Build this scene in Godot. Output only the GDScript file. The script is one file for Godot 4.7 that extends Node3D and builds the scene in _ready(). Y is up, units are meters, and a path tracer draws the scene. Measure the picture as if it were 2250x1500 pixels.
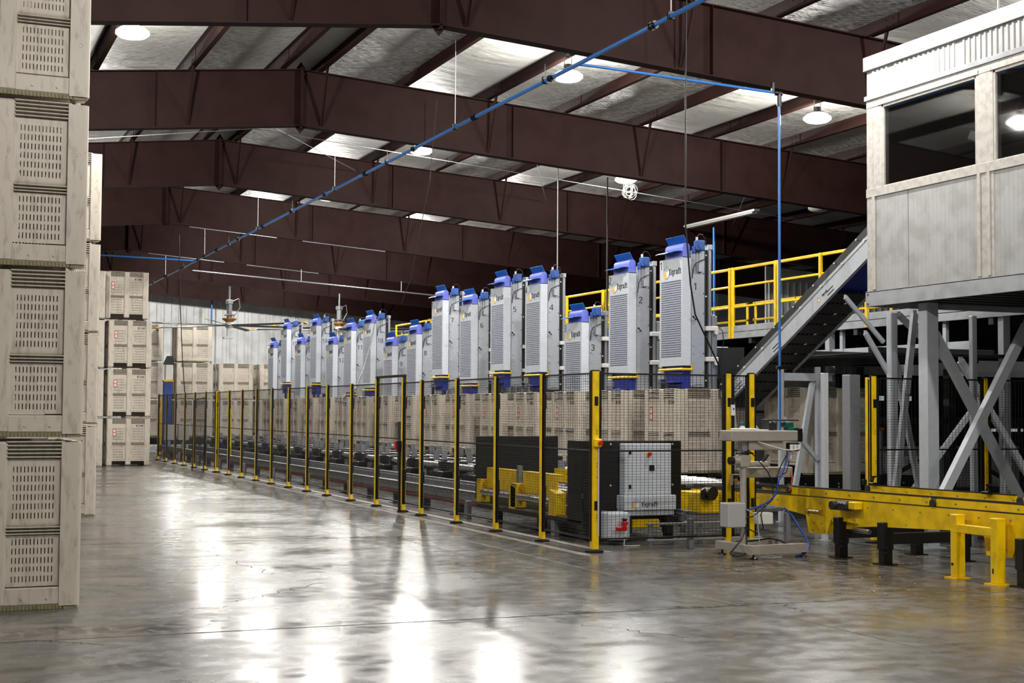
extends Node3D

# ---------------------------------------------------------------- mesh builder
class MB:
	var v := PackedVector3Array()
	var n := PackedVector3Array()
	func tri(a: Vector3, b: Vector3, c: Vector3, na: Vector3, nb: Vector3, nc: Vector3) -> void:
		v.append(a); v.append(c); v.append(b)
		n.append(na); n.append(nc); n.append(nb)
	func quad(a: Vector3, b: Vector3, c: Vector3, d: Vector3) -> void:
		var m := (b - a).cross(c - a).normalized()
		if m == Vector3.ZERO: m = (c - a).cross(d - a).normalized()
		tri(a, b, c, m, m, m); tri(a, c, d, m, m, m)
	func flat(a: Vector3, b: Vector3, c: Vector3) -> void:
		var m := (b - a).cross(c - a).normalized()
		tri(a, b, c, m, m, m)
	func box(c: Vector3, s: Vector3, t := Basis()) -> void:
		var x := t.x * s.x * 0.5
		var y := t.y * s.y * 0.5
		var z := t.z * s.z * 0.5
		quad(c - x - y + z, c + x - y + z, c + x + y + z, c - x + y + z)
		quad(c + x - y - z, c - x - y - z, c - x + y - z, c + x + y - z)
		quad(c + x - y + z, c + x - y - z, c + x + y - z, c + x + y + z)
		quad(c - x - y - z, c - x - y + z, c - x + y + z, c - x + y - z)
		quad(c - x + y + z, c + x + y + z, c + x + y - z, c - x + y - z)
		quad(c - x - y - z, c + x - y - z, c + x - y + z, c - x - y + z)
	func span(a: Vector3, b: Vector3) -> void:        # box between two corners
		box((a + b) * 0.5, (b - a).abs())
	func cspan(a: Vector3, b: Vector3, ch: float) -> void:
		cbox((a + b) * 0.5, (b - a).abs(), ch)
	func cbox(c: Vector3, s: Vector3, ch: float, t := Basis()) -> void:   # box with chamfered edges
		var h := s * 0.5
		var k := minf(ch, minf(h.x, minf(h.y, h.z)) * 0.9)
		var axes := [t.x, t.y, t.z]
		var hs := [h.x, h.y, h.z]
		for ax in 3:
			var u := (ax + 1) % 3
			var w := (ax + 2) % 3
			var A: Vector3 = axes[ax]; var U: Vector3 = axes[u]; var W: Vector3 = axes[w]
			var ha: float = hs[ax]; var hu: float = hs[u]; var hw: float = hs[w]
			for sg: float in [1.0, -1.0]:
				var o := c + A * ha * sg
				var p := U * (hu - k); var q := W * (hw - k)
				if sg > 0: quad(o - p - q, o + p - q, o + p + q, o - p + q)
				else: quad(o - p - q, o - p + q, o + p + q, o + p - q)
			for su: float in [1.0, -1.0]:                     # edges parallel to this axis
				for sw: float in [1.0, -1.0]:
					var e := A * (ha - k)
					var p1 := c + U * hu * su + W * (hw - k) * sw
					var p2 := c + U * (hu - k) * su + W * hw * sw
					if su * sw > 0: quad(p1 - e, p1 + e, p2 + e, p2 - e) if (A.dot(U.cross(W)) < 0) else quad(p1 + e, p1 - e, p2 - e, p2 + e)
					else: quad(p1 + e, p1 - e, p2 - e, p2 + e) if (A.dot(U.cross(W)) < 0) else quad(p1 - e, p1 + e, p2 + e, p2 - e)
		for sx: float in [1.0, -1.0]:
			for sy: float in [1.0, -1.0]:
				for sz: float in [1.0, -1.0]:
					var a := c + t.x * h.x * sx + t.y * (h.y - k) * sy + t.z * (h.z - k) * sz
					var b := c + t.x * (h.x - k) * sx + t.y * h.y * sy + t.z * (h.z - k) * sz
					var d := c + t.x * (h.x - k) * sx + t.y * (h.y - k) * sy + t.z * h.z * sz
					if sx * sy * sz > 0: flat(a, b, d)
					else: flat(a, d, b)
	func bar(a: Vector3, b: Vector3, w: float, h: float, up := Vector3.UP) -> void:
		var z := (b - a).normalized()
		var x := up.cross(z)
		if x.length() < 0.01: x = Vector3.RIGHT.cross(z)
		x = x.normalized()
		var y := z.cross(x)
		box((a + b) * 0.5, Vector3(w, h, a.distance_to(b)), Basis(x, y, z))
	func tube(a: Vector3, b: Vector3, r: float, seg := 10, caps := true, r2 := -1.0) -> void:
		if r2 < 0: r2 = r
		var z := (b - a).normalized()
		var x := z.cross(Vector3.UP)
		if x.length() < 0.01: x = z.cross(Vector3.RIGHT)
		x = x.normalized()
		var y := z.cross(x)
		for i in seg:
			var t0 := TAU * i / seg
			var t1 := TAU * (i + 1) / seg
			var d0 := x * cos(t0) + y * sin(t0)
			var d1 := x * cos(t1) + y * sin(t1)
			tri(a + d0 * r, a + d1 * r, b + d1 * r2, d0, d1, d1)
			tri(a + d0 * r, b + d1 * r2, b + d0 * r2, d0, d1, d0)
			if caps:
				tri(a, a + d1 * r, a + d0 * r, -z, -z, -z)
				tri(b, b + d0 * r2, b + d1 * r2, z, z, z)
	func path(p: Array, r: float, seg := 6) -> void:
		for i in p.size() - 1: tube(p[i], p[i + 1], r, seg, i == 0 or i == p.size() - 2)
	func lathe(prof: Array, seg: int, at := Vector3.ZERO, t := Basis()) -> void:   # profile of Vector2(radius, height), bottom to top
		for i in seg:
			var a0 := TAU * i / seg
			var a1 := TAU * (i + 1) / seg
			for j in prof.size() - 1:
				var p: Vector2 = prof[j]
				var q: Vector2 = prof[j + 1]
				var e := q - p
				var nn := Vector2(e.y, -e.x).normalized()
				var n0 := t * Vector3(nn.x * cos(a0), nn.y, nn.x * sin(a0))
				var n1 := t * Vector3(nn.x * cos(a1), nn.y, nn.x * sin(a1))
				var p0 := at + t * Vector3(p.x * cos(a0), p.y, p.x * sin(a0))
				var p1 := at + t * Vector3(p.x * cos(a1), p.y, p.x * sin(a1))
				var q0 := at + t * Vector3(q.x * cos(a0), q.y, q.x * sin(a0))
				var q1 := at + t * Vector3(q.x * cos(a1), q.y, q.x * sin(a1))
				if p.x > 0: tri(p0, q1, p1, n0, n1, n1)
				if q.x > 0: tri(p0, q0, q1, n0, n0, n1)
	func prism(poly: Array, o: Vector3, x: Vector3, y: Vector3, d: Vector3) -> void:   # polygon (anticlockwise in x,y; x cross y along d) extruded by d
		var pts := PackedVector2Array(poly)
		if Geometry2D.is_polygon_clockwise(pts) == (x.cross(y).dot(d) > 0): pts.reverse()
		var m := pts.size()
		for i in m:
			var a: Vector2 = pts[i]
			var b: Vector2 = pts[(i + 1) % m]
			var pa := o + x * a.x + y * a.y
			var pb := o + x * b.x + y * b.y
			quad(pa, pb, pb + d, pa + d)
		var idx := Geometry2D.triangulate_polygon(pts)
		var dn := d.normalized()
		for i in range(0, idx.size(), 3):
			var q: Array = []
			for k in 3:
				var c: Vector2 = pts[idx[i + k]]
				q.append(o + x * c.x + y * c.y)
			var f: float = ((q[1] - q[0]) as Vector3).cross(q[2] - q[0]).dot(d)
			if f < 0:
				var s = q[1]; q[1] = q[2]; q[2] = s
			tri(q[0] + d, q[1] + d, q[2] + d, dn, dn, dn)
			tri(q[0], q[2], q[1], -dn, -dn, -dn)
	func mesh() -> ArrayMesh:
		var arr := []
		arr.resize(Mesh.ARRAY_MAX)
		arr[Mesh.ARRAY_VERTEX] = v
		arr[Mesh.ARRAY_NORMAL] = n
		var m := ArrayMesh.new()
		m.add_surface_from_arrays(Mesh.PRIMITIVE_TRIANGLES, arr)
		return m

# ---------------------------------------------------------------- naming, things, parts
var used := {}
var M := {}
const ORD := ["first", "second", "third", "fourth", "fifth", "sixth", "seventh", "eighth", "ninth", "tenth", "eleventh", "twelfth", "thirteenth", "fourteenth", "fifteenth", "sixteenth", "seventeenth", "eighteenth", "nineteenth", "twentieth", "twenty-first", "twenty-second", "twenty-third", "twenty-fourth"]

func numbered(called: String, parent: Node) -> String:
	var key := str(parent.get_instance_id()) + called
	var k: int = used.get(key, 0)
	used[key] = k + 1
	return called if k == 0 else "%s_%03d" % [called, k]

func put(o: Node, called: String, parent: Node) -> void:
	o.name = numbered(called, parent)
	parent.add_child(o, true)

func tag(o: Node, label: String, category: String, group := "") -> void:
	o.set_meta("label", label)
	o.set_meta("category", category)
	if group: o.set_meta("group", group)

func thing(called: String, label: String, category: String, at := Vector3.ZERO, turn := 0.0, group := "") -> Node3D:
	var o := Node3D.new()
	put(o, called, self)
	o.position = at
	o.rotation.y = turn
	tag(o, label, category, group)
	return o

func part(called: String, shape, m: Material, parent: Node = self, at := Vector3.ZERO) -> MeshInstance3D:
	var o := MeshInstance3D.new()
	o.mesh = shape.mesh() if shape is MB else shape
	o.material_override = m
	o.position = at
	put(o, called, parent)
	return o

func struct(called: String, shape, m: Material, parent: Node = self) -> MeshInstance3D:
	var o := part(called, shape, m, parent)
	if parent == self: o.set_meta("kind", "structure")
	return o

func dup(src: Node3D, called: String, label: String, at: Vector3, turn := 0.0, group := "") -> Node3D:
	var o: Node3D = src.duplicate()
	put(o, called, self)
	o.position = at
	o.rotation = Vector3(0, turn, 0)
	tag(o, label, src.get_meta("category"), group)
	return o

func words(text: String, h: float, m: Material, parent: Node, at: Vector3, turn := 0.0, serif := false, called := "lettering", bold := 600) -> MeshInstance3D:
	var t := TextMesh.new()
	var f := SystemFont.new()
	f.font_names = PackedStringArray(["Droid Serif" if serif else "Droid Sans"])
	f.font_weight = bold
	t.font = f
	t.text = text
	t.font_size = 64
	t.pixel_size = h / (64.0 * 0.72)
	t.depth = 0.002
	t.curve_step = 4.0
	t.material = m
	var o := MeshInstance3D.new()
	o.mesh = t
	o.material_override = m
	o.position = at
	o.rotation.y = turn
	put(o, called, parent)
	return o

# ---------------------------------------------------------------- materials
func noise_tex(seed_: int, freq: float, a: Color, b: Color, size := 512, oct := 4, warp := false, lo := 0.0, hi := 1.0) -> ImageTexture:
	var f := FastNoiseLite.new()
	f.seed = seed_
	f.frequency = freq
	f.fractal_octaves = oct
	f.noise_type = FastNoiseLite.TYPE_SIMPLEX_SMOOTH
	if warp:
		f.domain_warp_enabled = true
		f.domain_warp_amplitude = 40.0
		f.domain_warp_frequency = freq
	var im := f.get_seamless_image(size, size)
	im.convert(Image.FORMAT_L8)
	var d := im.get_data()
	var lut := PackedByteArray()
	lut.resize(768)
	for i in 256:
		var t := clampf((i / 255.0 - lo) / (hi - lo), 0, 1)
		var c := a.lerp(b, t)
		lut[i * 3] = int(c.r * 255); lut[i * 3 + 1] = int(c.g * 255); lut[i * 3 + 2] = int(c.b * 255)
	var out := PackedByteArray()
	out.resize(size * size * 3)
	for i in size * size:
		var k := d[i] * 3
		out[i * 3] = lut[k]; out[i * 3 + 1] = lut[k + 1]; out[i * 3 + 2] = lut[k + 2]
	var img := Image.create_from_data(size, size, false, Image.FORMAT_RGB8, out)
	return ImageTexture.create_from_image(img)

func plain(name_: String, c: Color, rough := 0.5, metal := 0.0) -> StandardMaterial3D:
	var m := StandardMaterial3D.new()
	m.resource_name = name_
	m.albedo_color = c
	m.roughness = rough
	m.metallic = metal
	M[name_] = m
	return m

func tri_scale(m: StandardMaterial3D, per_metre: float, world := true) -> void:
	m.uv1_triplanar = true
	m.uv1_world_triplanar = world
	m.uv1_scale = Vector3.ONE * per_metre
	m.uv1_triplanar_sharpness = 4.0

func textured(name_: String, c: Color, rough: float, metal: float, tex: Texture2D, per_metre: float) -> StandardMaterial3D:
	var m := plain(name_, c, rough, metal)
	m.albedo_texture = tex
	tri_scale(m, per_metre)
	return m

func floor_textures() -> Array:
	# 16 m square of worn, power-trowelled concrete: colour and roughness, with marks at their real places
	var S := 2048
	var f := FastNoiseLite.new()
	f.noise_type = FastNoiseLite.TYPE_SIMPLEX_SMOOTH
	f.fractal_octaves = 5
	f.seed = 11; f.frequency = 0.004
	var im := f.get_seamless_image(S, S); im.convert(Image.FORMAT_L8)
	var big := im.get_data()
	f.seed = 12; f.frequency = 0.03
	im = f.get_seamless_image(1024, 1024); im.convert(Image.FORMAT_L8)
	var fine := im.get_data()
	f.seed = 13; f.frequency = 0.012
	im = f.get_seamless_image(1024, 1024); im.convert(Image.FORMAT_L8)
	im.resize(2048, 512); im.resize(2048, 512)
	var streak := im.get_data()                       # stretched along x: trowel and wheel streaks
	var rgb := PackedByteArray(); rgb.resize(S * S * 3)
	var rg := PackedByteArray(); rg.resize(S * S)
	for y in S:
		for x in S:
			var b := big[y * S + x]
			var g := fine[(y & 1023) * 1024 + (x & 1023)]
			var s := streak[(y & 511) * 2048 + x]
			var val := 99 + ((b - 128) * 30 >> 7) + ((g - 128) * 12 >> 7) + ((s - 128) * 14 >> 7)
			if s < 70: val -= (70 - s) >> 1
			val = clampi(val, 18, 205)
			var i := (y * S + x) * 3
			rgb[i] = val; rgb[i + 1] = clampi(val - 1 - (b >> 6), 0, 255); rgb[i + 2] = clampi(val - 2 - (b >> 5), 0, 255)
			rg[y * S + x] = clampi(62 + ((128 - b) >> 2) + ((g - 128) >> 3) + ((128 - s) >> 3), 36, 200)
	var rnd := RandomNumberGenerator.new(); rnd.seed = 5
	# grime along the joints, wheel marks and dust: x, z, spread x, spread z, how many, blob size, darkening, warmth
	var marks := [[4.4, -9.85, 0.9, 0.16, 260, 0.09, 0.72, 0.0], [2.2, -10.35, 1.5, 0.3, 320, 0.11, 0.8, 0.0], [5.6, -10.1, 1.6, 0.07, 160, 0.06, 0.8, 0.0],
		[5.0, -8.9, 0.5, 0.5, 110, 0.07, 0.86, 0.0], [3.4, -13.4, 0.6, 0.2, 60, 0.1, 0.85, 0.0], [3.2, -15.2, 1.0, 0.12, 60, 0.1, 0.85, 0.0], [8.6, -12.9, 1.0, 0.9, 260, 0.13, 0.84, 0.05], [7.4, -12.2, 1.2, 1.4, 420, 0.16, 0.97, 0.06], [8.2, -9.8, 1.2, 1.3, 300, 0.15, 0.97, 0.09], [5.6, -17.5, 0.7, 2.0, 200, 0.14, 0.94, 0.04], [1.5, -9.0, 0.8, 0.6, 160, 0.12, 0.86, 0.0], [9.6, -14.8, 1.0, 0.8, 220, 0.12, 0.8, 0.05]]
	for mk in marks:
		for k in int(mk[4]):
			var cx := int(fposmod(mk[0] + rnd.randfn() * mk[2] * 0.6, 16.0) / 16.0 * S)
			var cy := int(fposmod(mk[1] + rnd.randfn() * mk[3] * 0.6, 16.0) / 16.0 * S)
			var rx := int(mk[5] * rnd.randf_range(0.3, 1.6) * S / 16.0) + 1
			var ry := maxi(1, rx * rnd.randi_range(3, 9) / 10)
			var mul: float = lerpf(1.0, mk[6], rnd.randf_range(0.3, 1.0))
			for yy in range(-ry, ry + 1):
				for xx in range(-rx, rx + 1):
					if float(xx * xx) / (rx * rx) + float(yy * yy) / (ry * ry) > 1.0: continue
					var px := (cx + xx) & (S - 1)
					var py := (cy + yy) & (S - 1)
					if fine[(py & 1023) * 1024 + ((px * 2) & 1023)] > 150: continue
					var i := (py * S + px) * 3
					rgb[i] = clampi(int(rgb[i] * mul), 0, 255)
					rgb[i + 1] = clampi(int(rgb[i + 1] * mul * (1.0 - mk[7] * 0.35)), 0, 255)
					rgb[i + 2] = clampi(int(rgb[i + 2] * mul * (1.0 - mk[7])), 0, 255)
	var img := Image.create_from_data(S, S, false, Image.FORMAT_RGB8, rgb)
	var rimg := Image.create_from_data(S, S, false, Image.FORMAT_L8, rg)
	# grime spots and scuffs
	for k in 900:
		var px := rnd.randi_range(2, S - 6); var py := rnd.randi_range(2, S - 6)
		var cc := Color(0.16, 0.15, 0.14) if rnd.randf() < 0.7 else Color(0.62, 0.6, 0.56)
		img.fill_rect(Rect2i(px, py, rnd.randi_range(1, 3), rnd.randi_range(1, 2)), cc)
	return [ImageTexture.create_from_image(img), ImageTexture.create_from_image(rimg)]

func make_materials() -> void:
	var ft := floor_textures()
	var m := plain("concrete", Color(1, 1, 1), 1.0)
	m.albedo_texture = ft[0]
	m.roughness_texture = ft[1]
	m.roughness_texture_channel = BaseMaterial3D.TEXTURE_CHANNEL_RED
	m.metallic_specular = 0.42
	tri_scale(m, 1.0 / 16.0)
	var grime := noise_tex(21, 0.012, Color(0.91, 0.9, 0.885), Color(1, 1, 1), 512, 5, true, 0.2, 0.6)
	var scuff := noise_tex(22, 0.02, Color(0.86, 0.85, 0.83), Color(1, 1, 1), 512, 5, true, 0.1, 0.42)
	var steel := noise_tex(23, 0.03, Color(0.94, 0.94, 0.945), Color(1, 1, 1), 512, 4)
	textured("pale_concrete", Color(0.56, 0.53, 0.5), 0.55, 0, grime, 0.5)
	plain("joint", Color(0.05, 0.048, 0.045), 0.9)
	plain("crack", Color(0.10, 0.095, 0.09), 0.9)
	m = textured("brown_steel", Color(0.165, 0.102, 0.092), 0.6, 0, grime, 0.3)
	m.metallic_specular = 0.2
	m = plain("blanket", Color(0.7, 0.695, 0.68), 0.6)
	m.metallic_specular = 0.4
	var wf := FastNoiseLite.new()
	wf.seed = 31; wf.frequency = 0.022; wf.fractal_octaves = 4
	var wi := wf.get_seamless_image(1024, 1024)
	wi.convert(Image.FORMAT_RGB8)
	wi.bump_map_to_normal_map(5.0)
	m.normal_enabled = true
	m.normal_texture = ImageTexture.create_from_image(wi)
	m.normal_scale = 1.0
	tri_scale(m, 1.0)
	m.uv1_scale = Vector3(0.14, 0.3, 0.75)              # wrinkles run across, from purlin to purlin
	textured("bin_plastic", Color(0.78, 0.745, 0.695), 0.42, 0, scuff, 1.1)
	(M.bin_plastic as StandardMaterial3D).uv1_scale = Vector3(1.6, 0.4, 1.6)
	textured("bin_rim", Color(0.52, 0.5, 0.36), 0.55, 0, scuff, 1.1)
	plain("black_print", Color(0.03, 0.03, 0.035), 0.6)
	plain("red_print", Color(0.62, 0.08, 0.08), 0.5)
	plain("pink_print", Color(0.93, 0.78, 0.75), 0.5)
	textured("machine_grey", Color(0.8, 0.825, 0.865), 0.38, 0, steel, 0.8)
	textured("plate_grey", Color(0.72, 0.74, 0.78), 0.35, 0.35, steel, 0.8)
	textured("aluminium", Color(0.7, 0.72, 0.74), 0.35, 0.75, steel, 0.8)
	textured("galvanised", Color(0.58, 0.59, 0.61), 0.42, 0.45, steel, 0.6)
	textured("stainless", Color(0.72, 0.7, 0.67), 0.35, 0.35, steel, 0.9)
	plain("chrome", Color(0.78, 0.78, 0.78), 0.22, 0.9)
	textured("white_frame", Color(0.73, 0.75, 0.78), 0.4, 0, steel, 0.5)
	textured("yellow", Color(0.95, 0.79, 0.015), 0.38, 0, grime, 0.7)
	plain("black", Color(0.025, 0.025, 0.028), 0.45)
	plain("black_plastic", Color(0.04, 0.04, 0.042), 0.35)
	plain("dark_grey", Color(0.13, 0.13, 0.135), 0.5)
	textured("dark_guard", Color(0.2, 0.2, 0.2), 0.45, 0.3, steel, 0.8)
	plain("rubber", Color(0.03, 0.03, 0.03), 0.8)
	plain("red_paint", Color(0.42, 0.07, 0.06), 0.45)
	plain("red_plastic", Color(0.78, 0.06, 0.05), 0.3)
	plain("belt_blue", Color(0.4, 0.45, 0.83), 0.45)
	plain("belt_navy", Color(0.1, 0.17, 0.55), 0.45)
	plain("cleat_blue", Color(0.1, 0.4, 0.72), 0.4)
	plain("motor_blue", Color(0.17, 0.33, 0.62), 0.4)
	plain("pipe_blue", Color(0.2, 0.44, 0.74), 0.28)
	plain("deep_blue", Color(0.02, 0.27, 0.62), 0.4)
	plain("logo_yellow", Color(0.96, 0.76, 0.1), 0.5)
	plain("logo_white", Color(0.95, 0.95, 0.95), 0.5)
	plain("white_plastic", Color(0.86, 0.86, 0.85), 0.35)
	plain("box_grey", Color(0.68, 0.68, 0.69), 0.4)
	textured("cabin_white", Color(0.66, 0.662, 0.665), 0.4, 0, grime, 0.4)
	textured("cabin_trim", Color(0.73, 0.715, 0.695), 0.45, 0, grime, 1.3)
	textured("beam_grey", Color(0.63, 0.645, 0.67), 0.4, 0, grime, 0.5)
	textured("wall_white", Color(0.83, 0.84, 0.85), 0.4, 0, grime, 0.2)
	plain("wall_grey", Color(0.3, 0.3, 0.31), 0.6)
	plain("cable_black", Color(0.03, 0.03, 0.03), 0.5)
	plain("cable_blue", Color(0.08, 0.25, 0.6), 0.4)
	plain("cable_white", Color(0.75, 0.74, 0.72), 0.5)
	plain("orange", Color(0.85, 0.32, 0.1), 0.4)
	plain("green", Color(0.05, 0.35, 0.28), 0.3)
	plain("gold_brown", Color(0.7, 0.46, 0.1), 0.4)
	plain("onion", Color(0.78, 0.72, 0.6), 0.6)
	m = plain("glass", Color(0.08, 0.1, 0.1, 0.06), 0.02)
	m.transparency = BaseMaterial3D.TRANSPARENCY_ALPHA
	m = plain("lamp_glow", Color(0.95, 0.97, 1.0), 0.5)
	m.emission_enabled = true
	m.emission = Color(0.95, 0.975, 1.0)
	m.emission_energy_multiplier = 6.0
	m = plain("lamp_off", Color(0.8, 0.8, 0.78), 0.3)
	m = plain("tube_glow", Color(0.9, 0.95, 0.95), 0.5)
	m.emission_enabled = true
	m.emission = Color(0.85, 0.95, 0.93)
	m.emission_energy_multiplier = 0.35

# ---------------------------------------------------------------- the roof's lines
const XR := 6.02                                       # ridge
const BAY := 7.1
func roof_top(x: float) -> float:                      # top of the rafters
	return 7.274 - (x - XR) * 0.0715 if x > XR else 7.274 - (XR - x) * 0.1
func roof_bottom(x: float) -> float:
	return 6.317 - (x - XR) * 0.0745 if x > XR else 6.317 - (XR - x) * 0.095
func rafter_z(i: int) -> float:
	return -(2.43 + i) * BAY

# ---------------------------------------------------------------- the setting
const LAMP_POWER := 15.0
func _ready() -> void:
	var cam := Camera3D.new()
	cam.name = "camera"
	cam.position = Vector3(0, 1.5, 0)
	cam.rotation = Vector3(0.0474926, -0.387303, 0.00640591)
	cam.fov = 26.1                                      # vertical
	cam.near = 0.05
	cam.far = 300.0
	add_child(cam)
	cam.current = true
	var env := Environment.new()
	env.background_mode = Environment.BG_COLOR
	env.background_color = Color(0.01, 0.01, 0.012)
	env.tonemap_mode = Environment.TONE_MAPPER_LINEAR
	env.tonemap_exposure = 1.0
	env.sdfgi_enabled = true
	env.ssao_enabled = true
	env.ssil_enabled = true
	var we := WorldEnvironment.new()
	we.name = "world_environment"
	we.environment = env
	add_child(we)
	make_materials()
	lamps()
	floor_and_walls()
	roof()
	rafters()
	bins()
	fillers()
	track_and_car()
	fence()
	infeed_conveyor()
	printer_stand()
	cabin()
	incline()
	mezzanine()
	dark_side()
	far_end()
	pipes_and_cables()

func lamps() -> void:
	var proto: Node3D = null
	# rows along the hall: x, height, first z, how many
	var rows := [[2.72, 6.68, "left"], [9.32, 6.68, "middle"], [13.88, 6.4, "right"]]
	for r in rows:
		for k in range(-1, 8):
			var z: float = -20.62 + BAY * (2 - k)
			if r[2] == "right" and k < 1: continue
			if r[2] == "left" and k > 4: continue
			var where: String = "in front of the first brown rafter"
			if k >= 2: where = "just beyond the %s brown rafter" % ORD[k - 2]
			elif k == 1: where = "one bay nearer than the first brown rafter"
			elif k == 0: where = "two bays nearer than the first brown rafter"
			else: where = "behind the camera"
			var label := "round glowing high-bay lamp in the %s row, %s" % [r[2], where]
			var o: Node3D
			if proto == null:
				o = make_lamp(label, Vector3(r[0], r[1], z))
				proto = o
			else:
				o = dup(proto, "high_bay_lamp", label, Vector3(r[0], r[1], z), 0.0, "lit high-bay lamps")
	var off := thing("high_bay_lamp", "unlit round high-bay lamp with a pale lens at the far right", "lamp", Vector3(18.8, 6.1, -27.9))
	lamp_parts(off, M.lamp_off)

func lamp_parts(t: Node3D, glow: Material) -> void:
	var d := MB.new()
	d.lathe([Vector2(0.0, -0.075), Vector2(0.1, -0.07), Vector2(0.18, -0.05), Vector2(0.232, -0.01), Vector2(0.228, 0.03), Vector2(0.17, 0.075), Vector2(0.115, 0.1)], 32)
	part("diffuser", d, glow, t)
	var h := MB.new()
	h.lathe([Vector2(0.118, 0.098), Vector2(0.12, 0.112), Vector2(0.06, 0.125), Vector2(0.055, 0.2), Vector2(0.0, 0.205)], 20)
	part("housing", h, M.dark_grey, t)
	var w := MB.new()
	w.path([Vector3(-0.07, 0.13, 0), Vector3(-0.06, 0.3, 0), Vector3(0, 0.36, 0), Vector3(0.06, 0.3, 0), Vector3(0.07, 0.13, 0)], 0.006, 5)
	w.tube(Vector3(0, 0.35, 0), Vector3(0, 0.46, 0), 0.006, 6)
	part("hanger", w, M.galvanised, t)

func make_lamp(label: String, at: Vector3) -> Node3D:
	var t := thing("high_bay_lamp", label, "lamp", at, 0.0, "lit high-bay lamps")
	lamp_parts(t, M.lamp_glow)
	var l := OmniLight3D.new()
	l.name = "light"
	l.position = Vector3(0, 0.0, 0)
	l.light_color = Color(1.0, 0.985, 0.955)
	l.light_energy = LAMP_POWER
	l.light_size = 0.1
	l.omni_range = 60.0
	l.omni_attenuation = 2.0
	l.shadow_enabled = true
	t.add_child(l)
	return t

func floor_and_walls() -> void:
	var sub := MB.new()
	sub.box(Vector3(7, -0.24, -28), Vector3(40, 0.16, 72))
	var fl := struct("floor", sub, M.joint)
	var xs := [-12.5, -7.65, -0.81, 6.03, 12.87, 19.71, 26.5]
	var zs := [7.6, 3.68, -3.18, -10.04, -16.9, -23.76, -30.62, -37.48, -44.34, -51.2, -58.06, -63.5]
	for i in xs.size() - 1:
		for j in zs.size() - 1:
			var s := MB.new()
			s.cspan(Vector3(xs[i] + 0.004, -0.16, zs[j] - 0.009), Vector3(xs[i + 1] - 0.004, 0, zs[j + 1] + 0.009), 0.006)
			part("slab", s, M.concrete, fl)
	# cracks: real hairlines wandering from the joints
	var rnd := RandomNumberGenerator.new(); rnd.seed = 9
	var runs := [[Vector2(4.9, -8.7), Vector2(4.3, -9.7)], [Vector2(2.95, -15.8), Vector2(3.1, -13.3)], [Vector2(3.35, -12.55), Vector2(2.3, -11.5)], [Vector2(6.4, -10.1), Vector2(6.3, -9.6)], [Vector2(0.7, -10.1), Vector2(1.2, -9.75)]]
	for r in runs:
		var c := MB.new()
		var a: Vector2 = r[0]
		var b: Vector2 = r[1]
		var last := a
		var side := (b - a).orthogonal().normalized()
		for k in range(1, 23):
			var p := a.lerp(b, k / 22.0) + side * rnd.randf_range(-0.05, 0.05)
			var nn := (p - last).orthogonal().normalized() * rnd.randf_range(0.002, 0.005)
			c.quad(Vector3(last.x - nn.x, 0.0008, last.y - nn.y), Vector3(p.x - nn.x, 0.0008, p.y - nn.y), Vector3(p.x + nn.x, 0.0008, p.y + nn.y), Vector3(last.x + nn.x, 0.0008, last.y + nn.y))
			last = p
		part("crack", c, M.crack, fl)
	var kerb := MB.new()                                # two pale poured strips under the fence line
	kerb.cspan(Vector3(6.56, 0, -14.05), Vector3(6.66, 0.004, -46), 0.002)
	kerb.cspan(Vector3(6.9, 0, -14.3), Vector3(7.02, 0.006, -46), 0.002)
	part("strip", kerb, M.pale_concrete, fl)
	var skin := MB.new()                                # dry onion skins swept up around the machines
	for k in 170:
		var x := rnd.randf_range(7.2, 11.0)
		var z := rnd.randf_range(-14.0, -9.4) if k < 120 else rnd.randf_range(-20.0, -14.2)
		var q := rnd.randf_range(0.006, 0.022)
		var t := rnd.randf() * TAU
		var e := Vector3(cos(t), 0, sin(t)) * q
		var w := Vector3(-sin(t), 0, cos(t)) * q * rnd.randf_range(0.4, 0.9)
		var o := Vector3(x, 0.002, z)
		skin.quad(o - e, o + w + Vector3(0, 0.004, 0), o + e, o - w + Vector3(0, 0.003, 0))
	var sk := part("onion_skins", skin, M.onion)
	sk.set_meta("kind", "stuff")
	tag(sk, "scattered flakes of pale onion skin on the floor by the conveyors", "litter")
	# walls, each with thickness
	var back := MB.new()
	back.box(Vector3(7, 3.6, -61.2), Vector3(40, 7.6, 0.2))
	var wb := struct("wall_back", back, M.wall_white)
	for k in 26:                                        # ribbed metal sheets of the far wall
		var p := MB.new()
		var x0 := 4.0 + k * 0.9
		p.box(Vector3(x0 + 0.45, 3.55, -61.08), Vector3(0.892, 7.1, 0.03))
		for q in 3:
			var xr := x0 + 0.15 + q * 0.3
			p.prism([Vector2(-0.035, 0), Vector2(0.035, 0), Vector2(0.018, 0.035), Vector2(-0.018, 0.035)], Vector3(xr, 0.0, -61.065), Vector3(1, 0, 0), Vector3(0, 0, 1), Vector3(0, 7.1, 0))
		part("sheet", p, M.wall_white, wb)
	var lw := MB.new()
	lw.box(Vector3(-12.6, 3.3, -28), Vector3(0.2, 7.0, 66))
	struct("wall_left", lw, M.wall_white)
	var rw := MB.new()
	rw.box(Vector3(26.6, 3.0, -28), Vector3(0.2, 6.6, 66))
	struct("wall_right", rw, M.wall_grey)
	var fw := MB.new()
	fw.box(Vector3(7, 3.6, 7.7), Vector3(40, 7.6, 0.2))
	struct("wall_front", fw, M.wall_white)

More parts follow.
